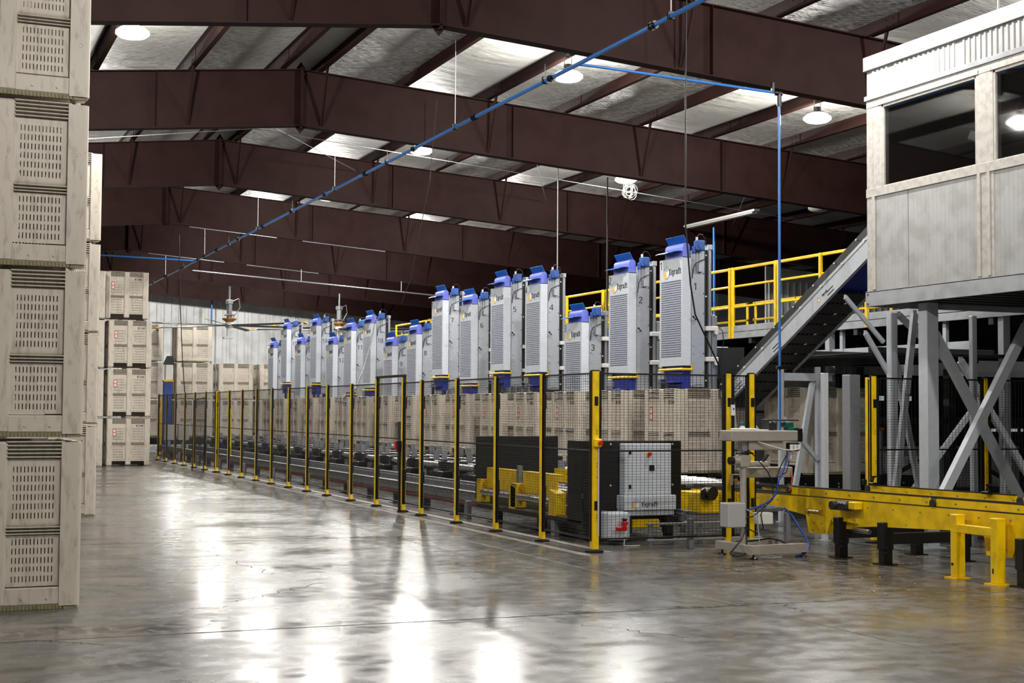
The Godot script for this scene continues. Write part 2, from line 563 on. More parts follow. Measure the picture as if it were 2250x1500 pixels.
func roof() -> void:
	var deck := MB.new()
	var e := 0.4
	for s in [[XR, 26.8], [-12.8, XR]]:
		var a := Vector3(s[0], roof_top(s[0]) + e, 7.9)
		var b := Vector3(s[1], roof_top(s[1]) + e, 7.9)
		var d := Vector3(0, 0, -69)
		var u := Vector3(0, 0.1, 0)
		deck.quad(a, a + d, b + d, b)
		deck.quad(a + u, b + u, b + d + u, a + d + u)
		deck.quad(a, b, b + u, a + u)
		deck.quad(b + d, a + d, a + d + u, b + d + u)
	var ceil := struct("ceiling", deck, M.dark_grey)
	var xs := []
	var x := XR + 0.36
	while x < 26.4: xs.append(x); x += 1.53
	x = XR - 0.36
	while x > -12.4: xs.append(x); x -= 1.53
	xs.sort()
	for px in xs:
		var p := MB.new()
		var y0 := roof_top(px) + 0.012
		var s: float = 1.0 if px > XR else -1.0
		# Z purlin: web and two flanges
		p.box(Vector3(px, y0 + 0.11, -26.5), Vector3(0.012, 0.22, 68))
		p.box(Vector3(px - 0.035 * s, y0 + 0.006, -26.5), Vector3(0.08, 0.012, 68))
		p.box(Vector3(px + 0.035 * s, y0 + 0.214, -26.5), Vector3(0.08, 0.012, 68))
		p.box(Vector3(px - 0.075 * s, y0 + 0.018, -26.5), Vector3(0.008, 0.03, 68))
		for i in range(-1, 7):                          # lap splices: thicker web with bolts over each rafter
			p.box(Vector3(px - 0.01, y0 + 0.11, rafter_z(i) + 0.02), Vector3(0.012, 0.2, 1.3))
			for dz: float in [-0.55, -0.4, 0.4, 0.55]:
				for dy: float in [0.06, 0.16]:
					p.box(Vector3(px - 0.02, y0 + dy, rafter_z(i) + dz), Vector3(0.012, 0.02, 0.02))
		part("purlin", p, M.brown_steel, ceil)
	# white vinyl-faced insulation, sagging and wrinkled between the purlins
	var f := FastNoiseLite.new()
	f.seed = 4; f.frequency = 1.0; f.fractal_octaves = 3
	for i in xs.size() - 1:
		var a: float = xs[i]
		var b: float = xs[i + 1]
		var st := MB.new()
		var nx := 7
		var prev := []
		var prevn := []
		var z := 7.0
		while z > -60.6:
			var row := []
			var rown := []
			var step := 0.11 if z < -8 else 0.6
			for k in nx + 1:
				var t := float(k) / nx
				var px := lerpf(a, b, t)
				var hang := sin(t * PI)
				var h := func(zz: float) -> float: return hang * (0.035 + 0.03 * f.get_noise_3d(px * 0.25, 3.0, zz * 0.35) + 0.016 * f.get_noise_3d(px * 0.55, 0.0, zz * 3.2) + 0.011 * f.get_noise_3d(px * 0.9, 9.0, zz * 8.0))
				var y: float = roof_top(px) + 0.235 - h.call(z)
				var dy: float = (-h.call(z - 0.04) + h.call(z + 0.04)) / -0.08
				row.append(Vector3(px, y, z))
				rown.append(Vector3(0, -1, dy).normalized())
			if prev.size():
				for k in nx:
					st.tri(prev[k], row[k], row[k + 1], prevn[k], rown[k], rown[k + 1])
					st.tri(prev[k], row[k + 1], prev[k + 1], prevn[k], rown[k + 1], prevn[k + 1])
			prev = row
			prevn = rown
			z -= step
		part("insulation", st, M.blanket, ceil)

func rafters() -> void:
	for i in range(-2, 7):
		var z := rafter_z(i)
		var n := i + 1
		var lab := "dark brown steel rafter beam, %s of those in view counted from the camera" % ORD[maxi(i, 0)]
		if i == -1: lab = "dark brown steel rafter beam over the cabin, out ahead of the others"
		if i == -2: lab = "dark brown steel rafter beam nearest the camera overhead"
		var t := thing("rafter", lab, "beam", Vector3(0, 0, z))
		for s in [[XR, 26.4, "R"], [-12.45, XR, "L"]]:
			var a: float = s[0]
			var b: float = s[1]
			var w := MB.new()
			w.prism([Vector2(a, roof_bottom(a)), Vector2(b, roof_bottom(b)), Vector2(b, roof_top(b)), Vector2(a, roof_top(a))], Vector3(0, 0, -0.005), Vector3.RIGHT, Vector3.UP, Vector3(0, 0, 0.01))
			part("web", w, M.brown_steel, t)
			var fb := MB.new()
			fb.bar(Vector3(a, roof_bottom(a), 0), Vector3(b, roof_bottom(b), 0), 0.2, 0.016)
			part("bottom_flange", fb, M.brown_steel, t)
			var ft := MB.new()
			ft.bar(Vector3(a, roof_top(a), 0), Vector3(b, roof_top(b), 0), 0.2, 0.016)
			part("top_flange", ft, M.brown_steel, t)
		var ap := MB.new()                               # bolted end plates at the ridge
		for dx: float in [-0.012, 0.012]:
			ap.prism([Vector2(-0.1, 6.26), Vector2(0.1, 6.26), Vector2(0.1, 7.32), Vector2(-0.1, 7.32)], Vector3(XR + dx - 0.009, 0, 0), Vector3(0, 0, -1), Vector3.UP, Vector3(0.018, 0, 0))
		ap.prism([Vector2(-0.1, 6.31), Vector2(0, 6.19), Vector2(0.1, 6.31)], Vector3(XR, 0, -0.006), Vector3.RIGHT, Vector3.UP, Vector3(0, 0, 0.012))
		ap.prism([Vector2(0.1, 7.27), Vector2(0, 7.42), Vector2(-0.1, 7.27)], Vector3(XR, 0, -0.006), Vector3.RIGHT, Vector3.UP, Vector3(0, 0, 0.012))
		for y: float in [6.34, 6.7, 7.2]:
			ap.box(Vector3(XR + 0.03, y, 0.06), Vector3(0.05, 0.03, 0.03))
		part("apex_plate", ap, M.brown_steel, t)
		for x: float in [-6.0, -2.5, 3.6, 9.9, 14.2, 18.4, 22.4]:
			var st := MB.new()
			st.prism([Vector2(0, roof_bottom(x)), Vector2(0.095, roof_bottom(x)), Vector2(0.095, roof_top(x)), Vector2(0, roof_top(x))], Vector3(x + 0.004, 0, 0.0), Vector3(0, 0, 1), Vector3.UP, Vector3(-0.008, 0, 0))
			part("stiffener", st, M.brown_steel, t)
		var bx := XR + 0.36 + 1.53 * 2
		for x: float in [XR - 0.36 - 1.53, XR - 0.36 - 1.53 * 4, XR + 0.36, bx, bx + 1.53 * 2, bx + 1.53 * 4, bx + 1.53 * 6, bx + 1.53 * 8]:
			for s: float in [1.0, -1.0]:
				var br := MB.new()                       # flange braces up to the purlins
				br.bar(Vector3(x, roof_bottom(x) + 0.06, 0.02 * s), Vector3(x, roof_top(x) + 0.1, 0.42 * s), 0.045, 0.005)
				br.bar(Vector3(x + 0.02, roof_bottom(x) + 0.06, 0.02 * s), Vector3(x + 0.02, roof_top(x) + 0.1, 0.42 * s), 0.005, 0.045)
				part("flange_brace", br, M.brown_steel, t)

# ---------------------------------------------------------------- vented plastic bins
func slotted(w: float, h: float, cols: int, rows: int, x0: float, y0: float, dx: float, dy: float, sw: float, sh: float, curl: float) -> MB:
	# a panel in x,y facing +z with real slots through it; its foot curls inwards by curl
	var b := MB.new()
	var T := -0.012
	var ys := [0.0]
	for r in rows: ys.append_array([y0 + r * dy, y0 + r * dy + sh])
	ys.append(h)
	for k in range(0, ys.size(), 2):                    # solid strips between the rows of slots
		b.quad(Vector3(0, ys[k], 0), Vector3(w, ys[k], 0), Vector3(w, ys[k + 1], 0), Vector3(0, ys[k + 1], 0))
	for r in rows:
		var ya: float = y0 + r * dy
		var yb := ya + sh
		var xa := 0.0
		for c in cols + 1:
			var xb := (x0 + c * dx) if c < cols else w
			b.quad(Vector3(xa, ya, 0), Vector3(xb, ya, 0), Vector3(xb, yb, 0), Vector3(xa, yb, 0))
			if c < cols:
				b.quad(Vector3(xb, ya, 0), Vector3(xb, ya, T), Vector3(xb, yb, T), Vector3(xb, yb, 0))
				b.quad(Vector3(xb + sw, ya, T), Vector3(xb + sw, ya, 0), Vector3(xb + sw, yb, 0), Vector3(xb + sw, yb, T))
				b.quad(Vector3(xb, yb, 0), Vector3(xb, yb, T), Vector3(xb + sw, yb, T), Vector3(xb + sw, yb, 0))
				b.quad(Vector3(xb, ya, T), Vector3(xb, ya, 0), Vector3(xb + sw, ya, 0), Vector3(xb + sw, ya, T))
			xa = xb + sw
	# rounded rim: sides, top and curled foot
	b.quad(Vector3(-0.012, -0.0, -0.02), Vector3(0, 0, 0), Vector3(0, h, 0), Vector3(-0.012, h, -0.02))
	b.quad(Vector3(w, 0, 0), Vector3(w + 0.012, 0, -0.02), Vector3(w + 0.012, h, -0.02), Vector3(w, h, 0))
	b.quad(Vector3(0, h, 0), Vector3(w, h, 0), Vector3(w, h + 0.014, -0.02), Vector3(0, h + 0.014, -0.02))
	var p := Vector2(0, 0)
	for k in range(1, 6):
		var t := k / 5.0
		var q := Vector2(-curl * 0.9 * sin(t * PI / 2), -curl * (1 - cos(t * PI / 2)))
		b.quad(Vector3(0, q.x, q.y), Vector3(w, q.x, q.y), Vector3(w, p.x, p.y), Vector3(0, p.x, p.y))
		p = q
	return b

func bin_proto(called: String, label: String, marked: bool) -> Node3D:
	# base at y 0, 1.285 high; faces ±x (1.13 long, fork openings) and ±z (1.22 wide, closed foot)
	var t := thing(called, label, "bin", Vector3(0, 0, 0))
	var H := 1.262
	var hx := 0.61
	var hz := 0.565
	var body := MB.new()
	for sx: float in [1.0, -1.0]:
		for sz: float in [1.0, -1.0]:                          # corner posts with rounded corners
			var poly := []
			for k in 7:
				var a := PI / 2 * k / 6
				poly.append(Vector2((0.115 + 0.04 * cos(a)), (0.105 + 0.04 * sin(a))))
			poly.append_array([Vector2(0.0, 0.145), Vector2(0.0, 0.115), Vector2(0.105, 0.09), Vector2(0.125, 0.0), Vector2(0.155, 0.0)])
			if sx * sz < 0: poly.reverse()
			var o := Vector3(sx * (hx - 0.155), 0.025, sz * (hz - 0.145))
			if sx * sz > 0: poly.reverse()
			else: poly.reverse()
			body.prism(poly, o, Vector3(sx, 0, 0), Vector3(0, 0, sz), Vector3(0, H - 0.04, 0))
			body.cspan(Vector3(sx * (hx - 0.13), 0, sz * (hz - 0.13)), Vector3(sx * (hx - 0.02), 0.03, sz * (hz - 0.02)), 0.008)
	for face in 4:
		var half := hz if face % 2 else hx               # half of the face's width
		var out := hx if face % 2 else hz
		var B := Basis(Vector3.UP, [0.0, PI / 2, PI, -PI / 2][face])
		var fork := face % 2 == 1
		var post := 0.14 if face % 2 == 0 else 0.13
		var cen := 0.07
		var pw := half - post - cen
		# centre column
		body.cbox(B * Vector3(0, H / 2 + 0.01, out - 0.028), Vector3(cen * 2, H - 0.04, 0.056), 0.016, B)
		for sd: float in [-1.0, 1.0]:
			var x0: float = cen if sd > 0 else -cen - pw
			for k in 5:                                 # louvres under the lip
				body.cbox(B * Vector3(x0 + pw / 2, H - 0.012 - k * 0.0285, out - 0.036), Vector3(pw + 0.02, 0.011, 0.068), 0.004, B)
			for k in 3:                                 # ribs between the panels
				body.cbox(B * Vector3(x0 + pw / 2, 0.613 - k * 0.024, out - 0.036), Vector3(pw + 0.02, 0.009, 0.064), 0.003, B)
			body.box(B * Vector3(x0 + pw / 2, H - 0.075, out - 0.075), Vector3(pw + 0.02, 0.13, 0.01), B)
			body.box(B * Vector3(x0 + pw / 2, 0.59, out - 0.075), Vector3(pw + 0.02, 0.1, 0.01), B)
			# foot band
			var y0 := 0.125 if fork else 0.035
			body.cbox(B * Vector3(x0 + pw / 2, (y0 + 0.165) / 2, out - 0.03), Vector3(pw + 0.02, 0.165 - y0, 0.044), 0.008, B)
			if not fork:
				for k in 2:                             # D-shaped drain bosses
					body.tube(B * Vector3(x0 + pw * (0.3 + 0.45 * k), 0.085, out - 0.012), B * Vector3(x0 + pw * (0.3 + 0.45 * k), 0.085, out - 0.002), 0.011, 8)
			for r in 2:
				var hgt := 0.47 if r == 1 else 0.375
				var yb := 0.645 if r == 1 else 0.175
				var rows := 6 if r == 1 else 5
				if r == 1 and fork: rows = 5
				var curl := 0.04 if r == 1 else 0.0
				var sl := slotted(pw, hgt, 12, rows, 0.042, 0.032, (pw - 0.1) / 11.5, 0.069, 0.0078, 0.044, curl)
				var mi := part("vented_panel", sl, M.bin_plastic, t, B * Vector3(x0, yb, out - 0.028))
				mi.basis = B
		for sd: float in [-1.0, 1.0]:                          # moulded rings on the posts
			for y: float in [0.42, 0.86]:
				var c := B * Vector3(sd * (half - 0.075), y, out - 0.0005)
				body.lathe([Vector2(0.011, 0), Vector2(0.013, 0.003), Vector2(0.015, 0)], 12, c, B * Basis(Vector3.RIGHT, PI / 2))
			body.tube(B * Vector3(sd * (half - 0.075), 0.06, out - 0.003), B * Vector3(sd * (half - 0.075), 0.06, out + 0.003), 0.011, 8)
	# inside: floor and inner liner of the bin
	body.box(Vector3(0, 0.14, 0), Vector3(hx * 2 - 0.1, 0.02, hz * 2 - 0.1))
	body.box(Vector3(0, 0.075, 0), Vector3(0.05, 0.13, hz * 2 - 0.2))
	part("body", body, M.bin_plastic, t)
	var rim := MB.new()                                 # olive ribbed sole
	for s: float in [1.0, -1.0]:
		rim.box(Vector3(0, 0.018, s * (hz - 0.025)), Vector3(hx * 2 - 0.26, 0.034, 0.03))
		for k in 36:
			rim.box(Vector3(-hx + 0.14 + k * 0.0268, 0.018, s * (hz - 0.008)), Vector3(0.012, 0.03, 0.01))
		for sx: float in [1.0, -1.0]:
			rim.box(Vector3(sx * (hx - 0.07), 0.009, s * (hz - 0.012)), Vector3(0.1, 0.018, 0.014))
	part("base_rim", rim, M.bin_rim, t)
	if marked:
		for s: float in [1.0, -1.0]:
			var tr := PI / 2 * s
			var Bm := Basis(Vector3.UP, tr)
			for k in 3: words("BSM"[k], 0.058, M.black_print, t, Bm * Vector3(0.22 + k * 0.064, 1.055, hx - 0.0275), tr, false, "lettering", 900)
			var tg := MB.new()
			var pk := MB.new()
			var c := Bm * Vector3(-0.36, 0.88, hx - 0.027)
			for k in 2: pk.box(c + Vector3(0, 0.046 - k * 0.092, 0), Vector3(0.062, 0.074, 0.001), Bm)
			for dx: float in [-0.037, 0.037]: tg.box(c + Bm * Vector3(dx, 0, 0), Vector3(0.012, 0.196, 0.002), Bm)
			for dy: float in [-0.092, 0.0, 0.092]: tg.box(c + Vector3(0, dy, 0), Vector3(0.086, 0.012, 0.002), Bm)
			part("tag_frame", tg, M.red_print, t)
			part("tag", pk, M.pink_print, t)
	return t

var bin_plain: Node3D
var bin_marked: Node3D
func bin(marked: bool, label: String, at: Vector3, turn := 0.0, group := "") -> void:
	if marked:
		if bin_marked == null:
			bin_marked = bin_proto("vented_bin", label, true)
			bin_marked.position = at; bin_marked.rotation.y = turn
			if group: bin_marked.set_meta("group", group)
			return
		dup(bin_marked, "vented_bin", label, at, turn, group)
		return
	if bin_plain == null:
		bin_plain = bin_proto("vented_bin", label, false)
		bin_plain.position = at; bin_plain.rotation.y = turn
		if group: bin_plain.set_meta("group", group)
		return
	dup(bin_plain, "vented_bin", label, at, turn, group)

func bins() -> void:
	var lev := ["bottom", "second from the floor", "third from the floor", "top"]
	var P := 1.285
	for k in 4:
		bin(false, "scuffed beige bin, %s, in the stack nearest the camera" % lev[k], Vector3(1.2 - 0.61, k * P, -11.56 - 0.565), 0.035, "bins stacked at the left")
	for k in 4:
		bin(false, "beige bin, %s, in the second stack back at the left" % lev[k], Vector3(2.43 - 0.61, k * P, -21.37 - 0.565), 0.02, "bins stacked at the left")
	for k in 4:
		bin(false, "beige bin, %s, left of the BSM stack" % lev[k], Vector3(4.66 - 0.565, k * P, -39.6 - 0.61), PI / 2, "bins stacked at the left")
	for k in 4:
		var x := 5.93 - 0.565
		if k == 3: x -= 0.11
		bin(true, "beige BSM bin, %s, in the red-tagged far left stack" % lev[k], Vector3(x, k * 1.297, -40.0 - 0.61), PI / 2 if k != 3 else PI / 2 + 0.01, "BSM bins in the far left stack")
	# bins waiting on the cross conveyor at the far end
	var cols := [[7.4, 3, "behind the lettered stack"], [9.1, 3, "in the middle of the far cross conveyor"], [10.56, 2, "right of the three-high stack"], [12.0, 2, "beside the last filling heads"]]
	for c in cols:
		for k in c[1]:
			bin(false, "beige bin %s, %s in its stack" % [c[2], ["lowest", "second", "third"][k]], Vector3(c[0], 0.56 + k * 1.297, -51.5 - 0.565), 0.0, "bins on the far cross conveyor")
	for n in 16:
		bin(true, "beige BSM bin on the conveyor under the %s filling head from the front" % ORD[n], Vector3(10.5 + 0.61, 0.6, -19.21 - 0.565 - 1.777 * n), 0.0, "bins under the filling heads")

# ---------------------------------------------------------------- filling heads
func logo(parent: Node, at: Vector3, size: float, turn: float) -> void:
	# hexagonal cube mark: yellow striped left half, white right half, grey outline
	var y := MB.new(); var w := MB.new(); var g := MB.new()
	var B := Basis(Vector3.UP, turn)
	var hex := []
	for k in 6: hex.append(Vector2(cos(PI / 6 + PI / 3 * k), sin(PI / 6 + PI / 3 * k)) * size * 0.5)
	for k in 6:
		var a: Vector2 = hex[k]
		var b: Vector2 = hex[(k + 1) % 6]
		g.bar(at + B * Vector3(a.x, a.y, 0.001), at + B * Vector3(b.x, b.y, 0.001), size * 0.025, 0.002, B.z)
	for k in 3:
		var yy := size * (-0.02 - 0.14 * k)
		var pl := [Vector2(-0.42 * size, yy - 0.1 * size + 0.06 * size), Vector2(-0.02 * size, yy - 0.16 * size + 0.02 * size), Vector2(-0.02 * size, yy - 0.06 * size + 0.04 * size), Vector2(-0.42 * size, yy + 0.08 * size)]
		y.prism(pl, at, B.x, B.y, B.z * 0.002)
	w.prism([Vector2(0.02 * size, -0.46 * size), Vector2(0.42 * size, -0.22 * size), Vector2(0.42 * size, 0.2 * size), Vector2(0.02 * size, 0.0)], at, B.x, B.y, B.z * 0.002)
	part("logo_outline", g, M.galvanised, parent)
	part("logo_stripes", y, M.logo_yellow, parent)
	part("logo_face", w, M.logo_white, parent)

func filler_proto() -> Node3D:
	# x 0 is the face of the cover (it looks towards -x), z 0 its near side, y 0 the foot of the belt
	var t := thing("filling_head", "x", "machine")
	var L := -0.72
	var c := MB.new()                                   # cover: sheet-metal box with a window for the grille
	var g0 := 0.44; var g1 := 1.6; var za := -0.045; var zb := -0.675
	c.span(Vector3(0, 0.317, L), Vector3(0.012, g0, 0))
	c.span(Vector3(0, g1, L), Vector3(0.012, 1.94, 0))
	c.span(Vector3(0, g0, za), Vector3(0.012, g1, 0))
	c.span(Vector3(0, g0, L), Vector3(0.012, g1, zb))
	c.span(Vector3(0.012, 0.317, -0.012), Vector3(0.14, 1.94, 0))
	c.span(Vector3(0.012, 0.317, L), Vector3(0.14, 1.94, L + 0.012))
	c.span(Vector3(0.0, 1.928, L), Vector3(0.14, 1.94, 0))
	for y: float in [0.6, 1.2, 1.7]: c.tube(Vector3(0.1, y, 0), Vector3(0.1, y, 0.005), 0.008, 8)
	part("cover", c, M.machine_grey, t)
	var g := MB.new()
	var rows := 34
	for k in rows + 1:
		var y := lerpf(g0, g1, float(k) / rows)
		g.span(Vector3(0.001, y - 0.0048, zb), Vector3(0.009, y + 0.0048, za))
	for k in 25:
		var z := lerpf(zb, za, k / 24.0)
		g.span(Vector3(0.004, g0, z - 0.0022), Vector3(0.01, g1, z + 0.0022))
	part("grille", g, M.machine_grey, t)
	var bk := MB.new()
	bk.span(Vector3(0.1, 0.36, L + 0.02), Vector3(0.135, 1.9, -0.02))
	part("inner_belt", bk, M.belt_navy, t)
	logo(t, Vector3(-0.001, 1.735, -0.5), 0.2, -PI / 2)
	words("Eqraft", 0.085, M.black_print, t, Vector3(-0.002, 1.735, -0.235), -PI / 2, true, "lettering", 700)
	var f := MB.new()                                   # frame plate
	f.cspan(Vector3(0.155, 0.0, L + 0.02), Vector3(0.385, 2.04, -0.015), 0.006)
	f.span(Vector3(0.17, 0.02, -0.015), Vector3(0.2, 0.36, 0.01))
	f.span(Vector3(0.2, 0.04, -0.015), Vector3(0.35, 0.3, 0.004))
	f.span(Vector3(0.25, 1.72, -0.015), Vector3(0.33, 1.84, 0.05))
	for y: float in [0.5, 0.62, 0.95, 1.07, 1.25, 1.42, 1.9]: f.tube(Vector3(0.19, y, -0.015), Vector3(0.19, y, 0.0), 0.011, 8)
	part("frame_plate", f, M.plate_grey, t)
	var bo := MB.new()
	for y: float in [0.22, 0.5, 0.8, 1.1, 1.4, 1.7]: bo.tube(Vector3(0.365, y, -0.015), Vector3(0.365, y, -0.006), 0.009, 6)
	part("bolts", bo, M.dark_grey, t)
	var lv := MB.new()
	lv.path([Vector3(0.205, 1.0, 0.0), Vector3(0.205, 1.0, 0.05), Vector3(0.16, 1.03, 0.06)], 0.008, 6)
	lv.tube(Vector3(0.16, 1.03, 0.06), Vector3(0.14, 1.05, 0.06), 0.014, 8)
	part("lever", lv, M.black_plastic, t)
	var tr := MB.new()
	tr.span(Vector3(0.39, 0.0, -0.16), Vector3(0.445, 2.06, -0.05))
	part("chain_track", tr, M.black, t)
	var wt := MB.new()
	for y: float in [0.1, 0.75, 1.36, 1.98]: wt.tube(Vector3(0.42, y, -0.05), Vector3(0.42, y, -0.035), 0.013, 8)
	part("track_bolts", wt, M.white_plastic, t)
	var al := MB.new()
	al.cspan(Vector3(0.448, -0.02, -0.15), Vector3(0.472, 2.13, -0.0), 0.004)
	al.cspan(Vector3(0.478, -0.02, -0.15), Vector3(0.505, 2.13, -0.02), 0.004)
	al.span(Vector3(0.47, -0.02, -0.14), Vector3(0.48, 2.12, -0.05))
	al.cspan(Vector3(0.445, 2.06, -0.155), Vector3(0.512, 2.14, 0.004), 0.006)
	part("guide_profile", al, M.aluminium, t)
	# belt over the head drum
	var prof := [Vector2(0.03, 1.7)]
	prof.append(Vector2(0.15, 1.7)); prof.append(Vector2(0.15, 2.09))
	for k in range(0, 9):
		var a := PI * k / 8
		prof.append(Vector2(0.09 + 0.06 * cos(a), 2.09 + 0.065 * sin(a)))
	var b := MB.new()
	b.prism(prof, Vector3(0, 0, -0.6), Vector3.RIGHT, Vector3.UP, Vector3(0, 0, 0.555))
	for k in 27: b.span(Vector3(0.024, 1.94, -0.59 + k * 0.0205), Vector3(0.03, 2.03, -0.58 + k * 0.0205))
	part("belt", b, M.belt_blue, t)
	var cl := MB.new()                                  # moulded cleats with teeth
	var ua := Vector3(-0.055, 0.105, 0)
	cl.quad(Vector3(0.1, 2.15, -0.6), Vector3(0.1, 2.15, -0.045), Vector3(0.1, 2.15, -0.045) + ua, Vector3(0.1, 2.15, -0.6) + ua)
	cl.quad(Vector3(0.106, 2.15, -0.6) + ua, Vector3(0.106, 2.15, -0.045) + ua, Vector3(0.106, 2.15, -0.045), Vector3(0.106, 2.15, -0.6))
	for k in 24:
		var z := -0.595 + k * 0.0235
		cl.bar(Vector3(0.103, 2.15, z), Vector3(0.103, 2.15, z) + ua * 1.12, 0.012, 0.014, Vector3.RIGHT)
	cl.cspan(Vector3(-0.06, 2.025, -0.66), Vector3(0.04, 2.036, -0.06), 0.004)
	cl.prism([Vector2(-0.06, 2.025), Vector2(-0.06, 2.036), Vector2(-0.11, 2.012)], Vector3(0, 0, -0.66), Vector3.RIGHT, Vector3.UP, Vector3(0, 0, 0.5))
	part("cleat", cl, M.cleat_blue, t)
	var gm := MB.new()
	gm.cspan(Vector3(0.19, 2.03, -0.02), Vector3(0.34, 2.19, 0.09), 0.018)
	gm.tube(Vector3(0.265, 2.11, 0.09), Vector3(0.265, 2.11, 0.1), 0.05, 14)
	gm.cspan(Vector3(0.16, 2.0, -0.02), Vector3(0.2, 2.1, 0.05), 0.01)
	part("gearmotor", gm, M.motor_blue, t)
	var cn := MB.new()
	cn.tube(Vector3(0.22, 2.18, 0.04), Vector3(0.22, 2.235, 0.04), 0.018, 10)
	part("connector", cn, M.white_plastic, t)
	var cb_0 := MB.new()
	cb_0.path([Vector3(0.22, 2.23, 0.04), Vector3(0.27, 2.285, 0.03), Vector3(0.34, 2.28, 0.0), Vector3(0.4, 2.22, -0.02), Vector3(0.42, 2.1, -0.03)], 0.006, 5)
	part("cable", cb_0, M.cable_black, t)
	var cb_1 := MB.new()
	cb_1.path([Vector3(0.39, 1.92, 0.0), Vector3(0.3, 1.89, 0.03), Vector3(0.2, 1.84, 0.04), Vector3(0.165, 1.76, 0.03), Vector3(0.165, 1.62, 0.0)], 0.007, 5)
	part("cable", cb_1, M.cable_black, t)
	var rd := MB.new()
	for x: float in [0.19, 0.24, 0.29]: rd.tube(Vector3(x, 1.5 + x, 0.01), Vector3(x, 2.02, 0.01), 0.008, 6)
	part("rods", rd, M.aluminium, t)
	var yb := MB.new()                                  # yellow bumper round the foot
	yb.tube(Vector3(-0.005, 0.262, L), Vector3(-0.005, 0.262, 0.015), 0.02, 8)
	yb.tube(Vector3(-0.005, 0.262, 0.015), Vector3(0.15, 0.262, 0.015), 0.018, 8)
	yb.tube(Vector3(0.148, 0.24, 0.015), Vector3(0.148, 0.34, 0.015), 0.012, 6)
	part("bumper", yb, M.yellow, t)
	var nb := MB.new()
	var np := [Vector2(0.15, 0.4), Vector2(0.03, 0.4), Vector2(0.03, 0.08)]
	for k in range(0, 9):
		var a := PI + PI * k / 8
		np.append(Vector2(0.09 + 0.06 * cos(a), 0.08 + 0.06 * sin(a)))
	np.append(Vector2(0.15, 0.08))
	nb.prism(np, Vector3(0, 0, -0.55), Vector3.RIGHT, Vector3.UP, Vector3(0, 0, 0.5))
	nb.cspan(Vector3(-0.1, 0.06, -0.62), Vector3(0.05, 0.075, -0.1), 0.004)
	nb.prism([Vector2(0.02, -0.02), Vector2(0.13, -0.02), Vector2(0.2, 0.04), Vector2(0.0, 0.04)], Vector3(0, 0, -0.5), Vector3.RIGHT, Vector3.UP, Vector3(0, 0, 0.46))
	part("foot_belt", nb, M.belt_navy, t)
	var tp := MB.new()
	tp.cspan(Vector3(0.02, 0.12, L - 0.1), Vector3(0.2, 0.24, -0.62), 0.008)
	tp.tube(Vector3(0.24, -0.1, -0.62), Vector3(0.24, 0.3, -0.62), 0.03, 10)
	part("side_tray", tp, M.plate_grey, t)
	return t

func fillers() -> void:
	var tops := [3.823, 3.74, 3.044, 3.846, 3.921, 3.699, 3.906, 3.253, 3.054, 3.69, 3.591, 3.302, 3.908, 3.441, 3.978, 3.472]
	var proto := filler_proto()
	var lift_proto: Node3D
	var conv_proto: Node3D
	for n in 16:
		var z := -19.28 - 1.78 * n
		var tall := "raised high" if tops[n] > 3.6 else "lowered into its bin"
		var lab := "grey filling head marked %d, %s from the front, %s" % [n + 1, ORD[n], tall]
		var at := Vector3(10.6, tops[n] - 1.94, z)
		var o := proto
		if n > 0:
			o = proto.duplicate()
			put(o, "filling_head", self)
		o.position = at
		tag(o, lab, "machine", "filling heads along the line")
	for n in 16:                                        # numbers, after the copies are made
		var o: Node3D = get_node("filling_head" if n == 0 else "filling_head_%03d" % n)
		words(str(n + 1), 0.105, M.black_print, o, Vector3(0.245 if n > 8 else 0.225, 1.5, -0.012), 0.0, false, "number", 500)
		words(str(n + 1), 0.12, M.black_print, o, Vector3(-0.002, 1.85, -0.67), -PI / 2, false, "number", 500)
		var z := -19.28 - 1.78 * n
		var la := "aluminium lift column beside the %s filling head from the front" % ORD[n]
		if lift_proto == null:
			lift_proto = make_lift(la)
			lift_proto.position = Vector3(11.1, 1.78, z)
		else: dup(lift_proto, "lift_column", la, Vector3(11.1, 1.78, z), 0, "lift columns behind the filling heads")
		var ca := "black roller conveyor with steel drum under the %s filling head" % ORD[n]
		if conv_proto == null:
			conv_proto = make_station(ca)
			conv_proto.position = Vector3(8.75, 0, z - 0.705)
		else: dup(conv_proto, "roller_conveyor", ca, Vector3(8.75, 0, z - 0.705), 0, "roller conveyors along the line")

func make_lift(label: String) -> Node3D:
	var t := thing("lift_column", label, "machine", Vector3.ZERO, 0, "lift columns behind the filling heads")
	var p := MB.new()
	p.cspan(Vector3(0.02, 0, -0.3), Vector3(0.075, 1.19, -0.02), 0.005)
	p.cspan(Vector3(0.08, 0, -0.3), Vector3(0.12, 1.17, -0.05), 0.005)
	p.span(Vector3(0.07, 0.0, -0.28), Vector3(0.085, 1.15, -0.1))
	part("column", p, M.aluminium, t)
	for y: float in [0.52, 0.98]:
		var c := MB.new()
		c.cspan(Vector3(-0.11, y - 0.035, -0.05), Vector3(0.1, y + 0.035, 0.03), 0.008)
		c.tube(Vector3(0.06, y - 0.06, 0.0), Vector3(0.06, y - 0.06, 0.04), 0.03, 12)
		part("clamp", c, M.white_plastic, t)
	var h := MB.new()
	h.path([Vector3(0.1, 1.0, 0.02), Vector3(0.16, 0.95, 0.03), Vector3(0.18, 0.8, 0.04), Vector3(0.15, 0.62, 0.03), Vector3(0.12, 0.3, 0.02)], 0.006, 5)
	part("cable", h, M.cable_black, t)
	var b := MB.new()                                   # cross beam that carries the column
	b.cspan(Vector3(-0.2, -0.06, -0.6), Vector3(0.75, 0.02, -0.5), 0.006)
	b.span(Vector3(0.3, 0.02, -0.5), Vector3(0.38, 0.35, -0.4))
	part("cross_beam", b, M.dark_grey, t)
	return t

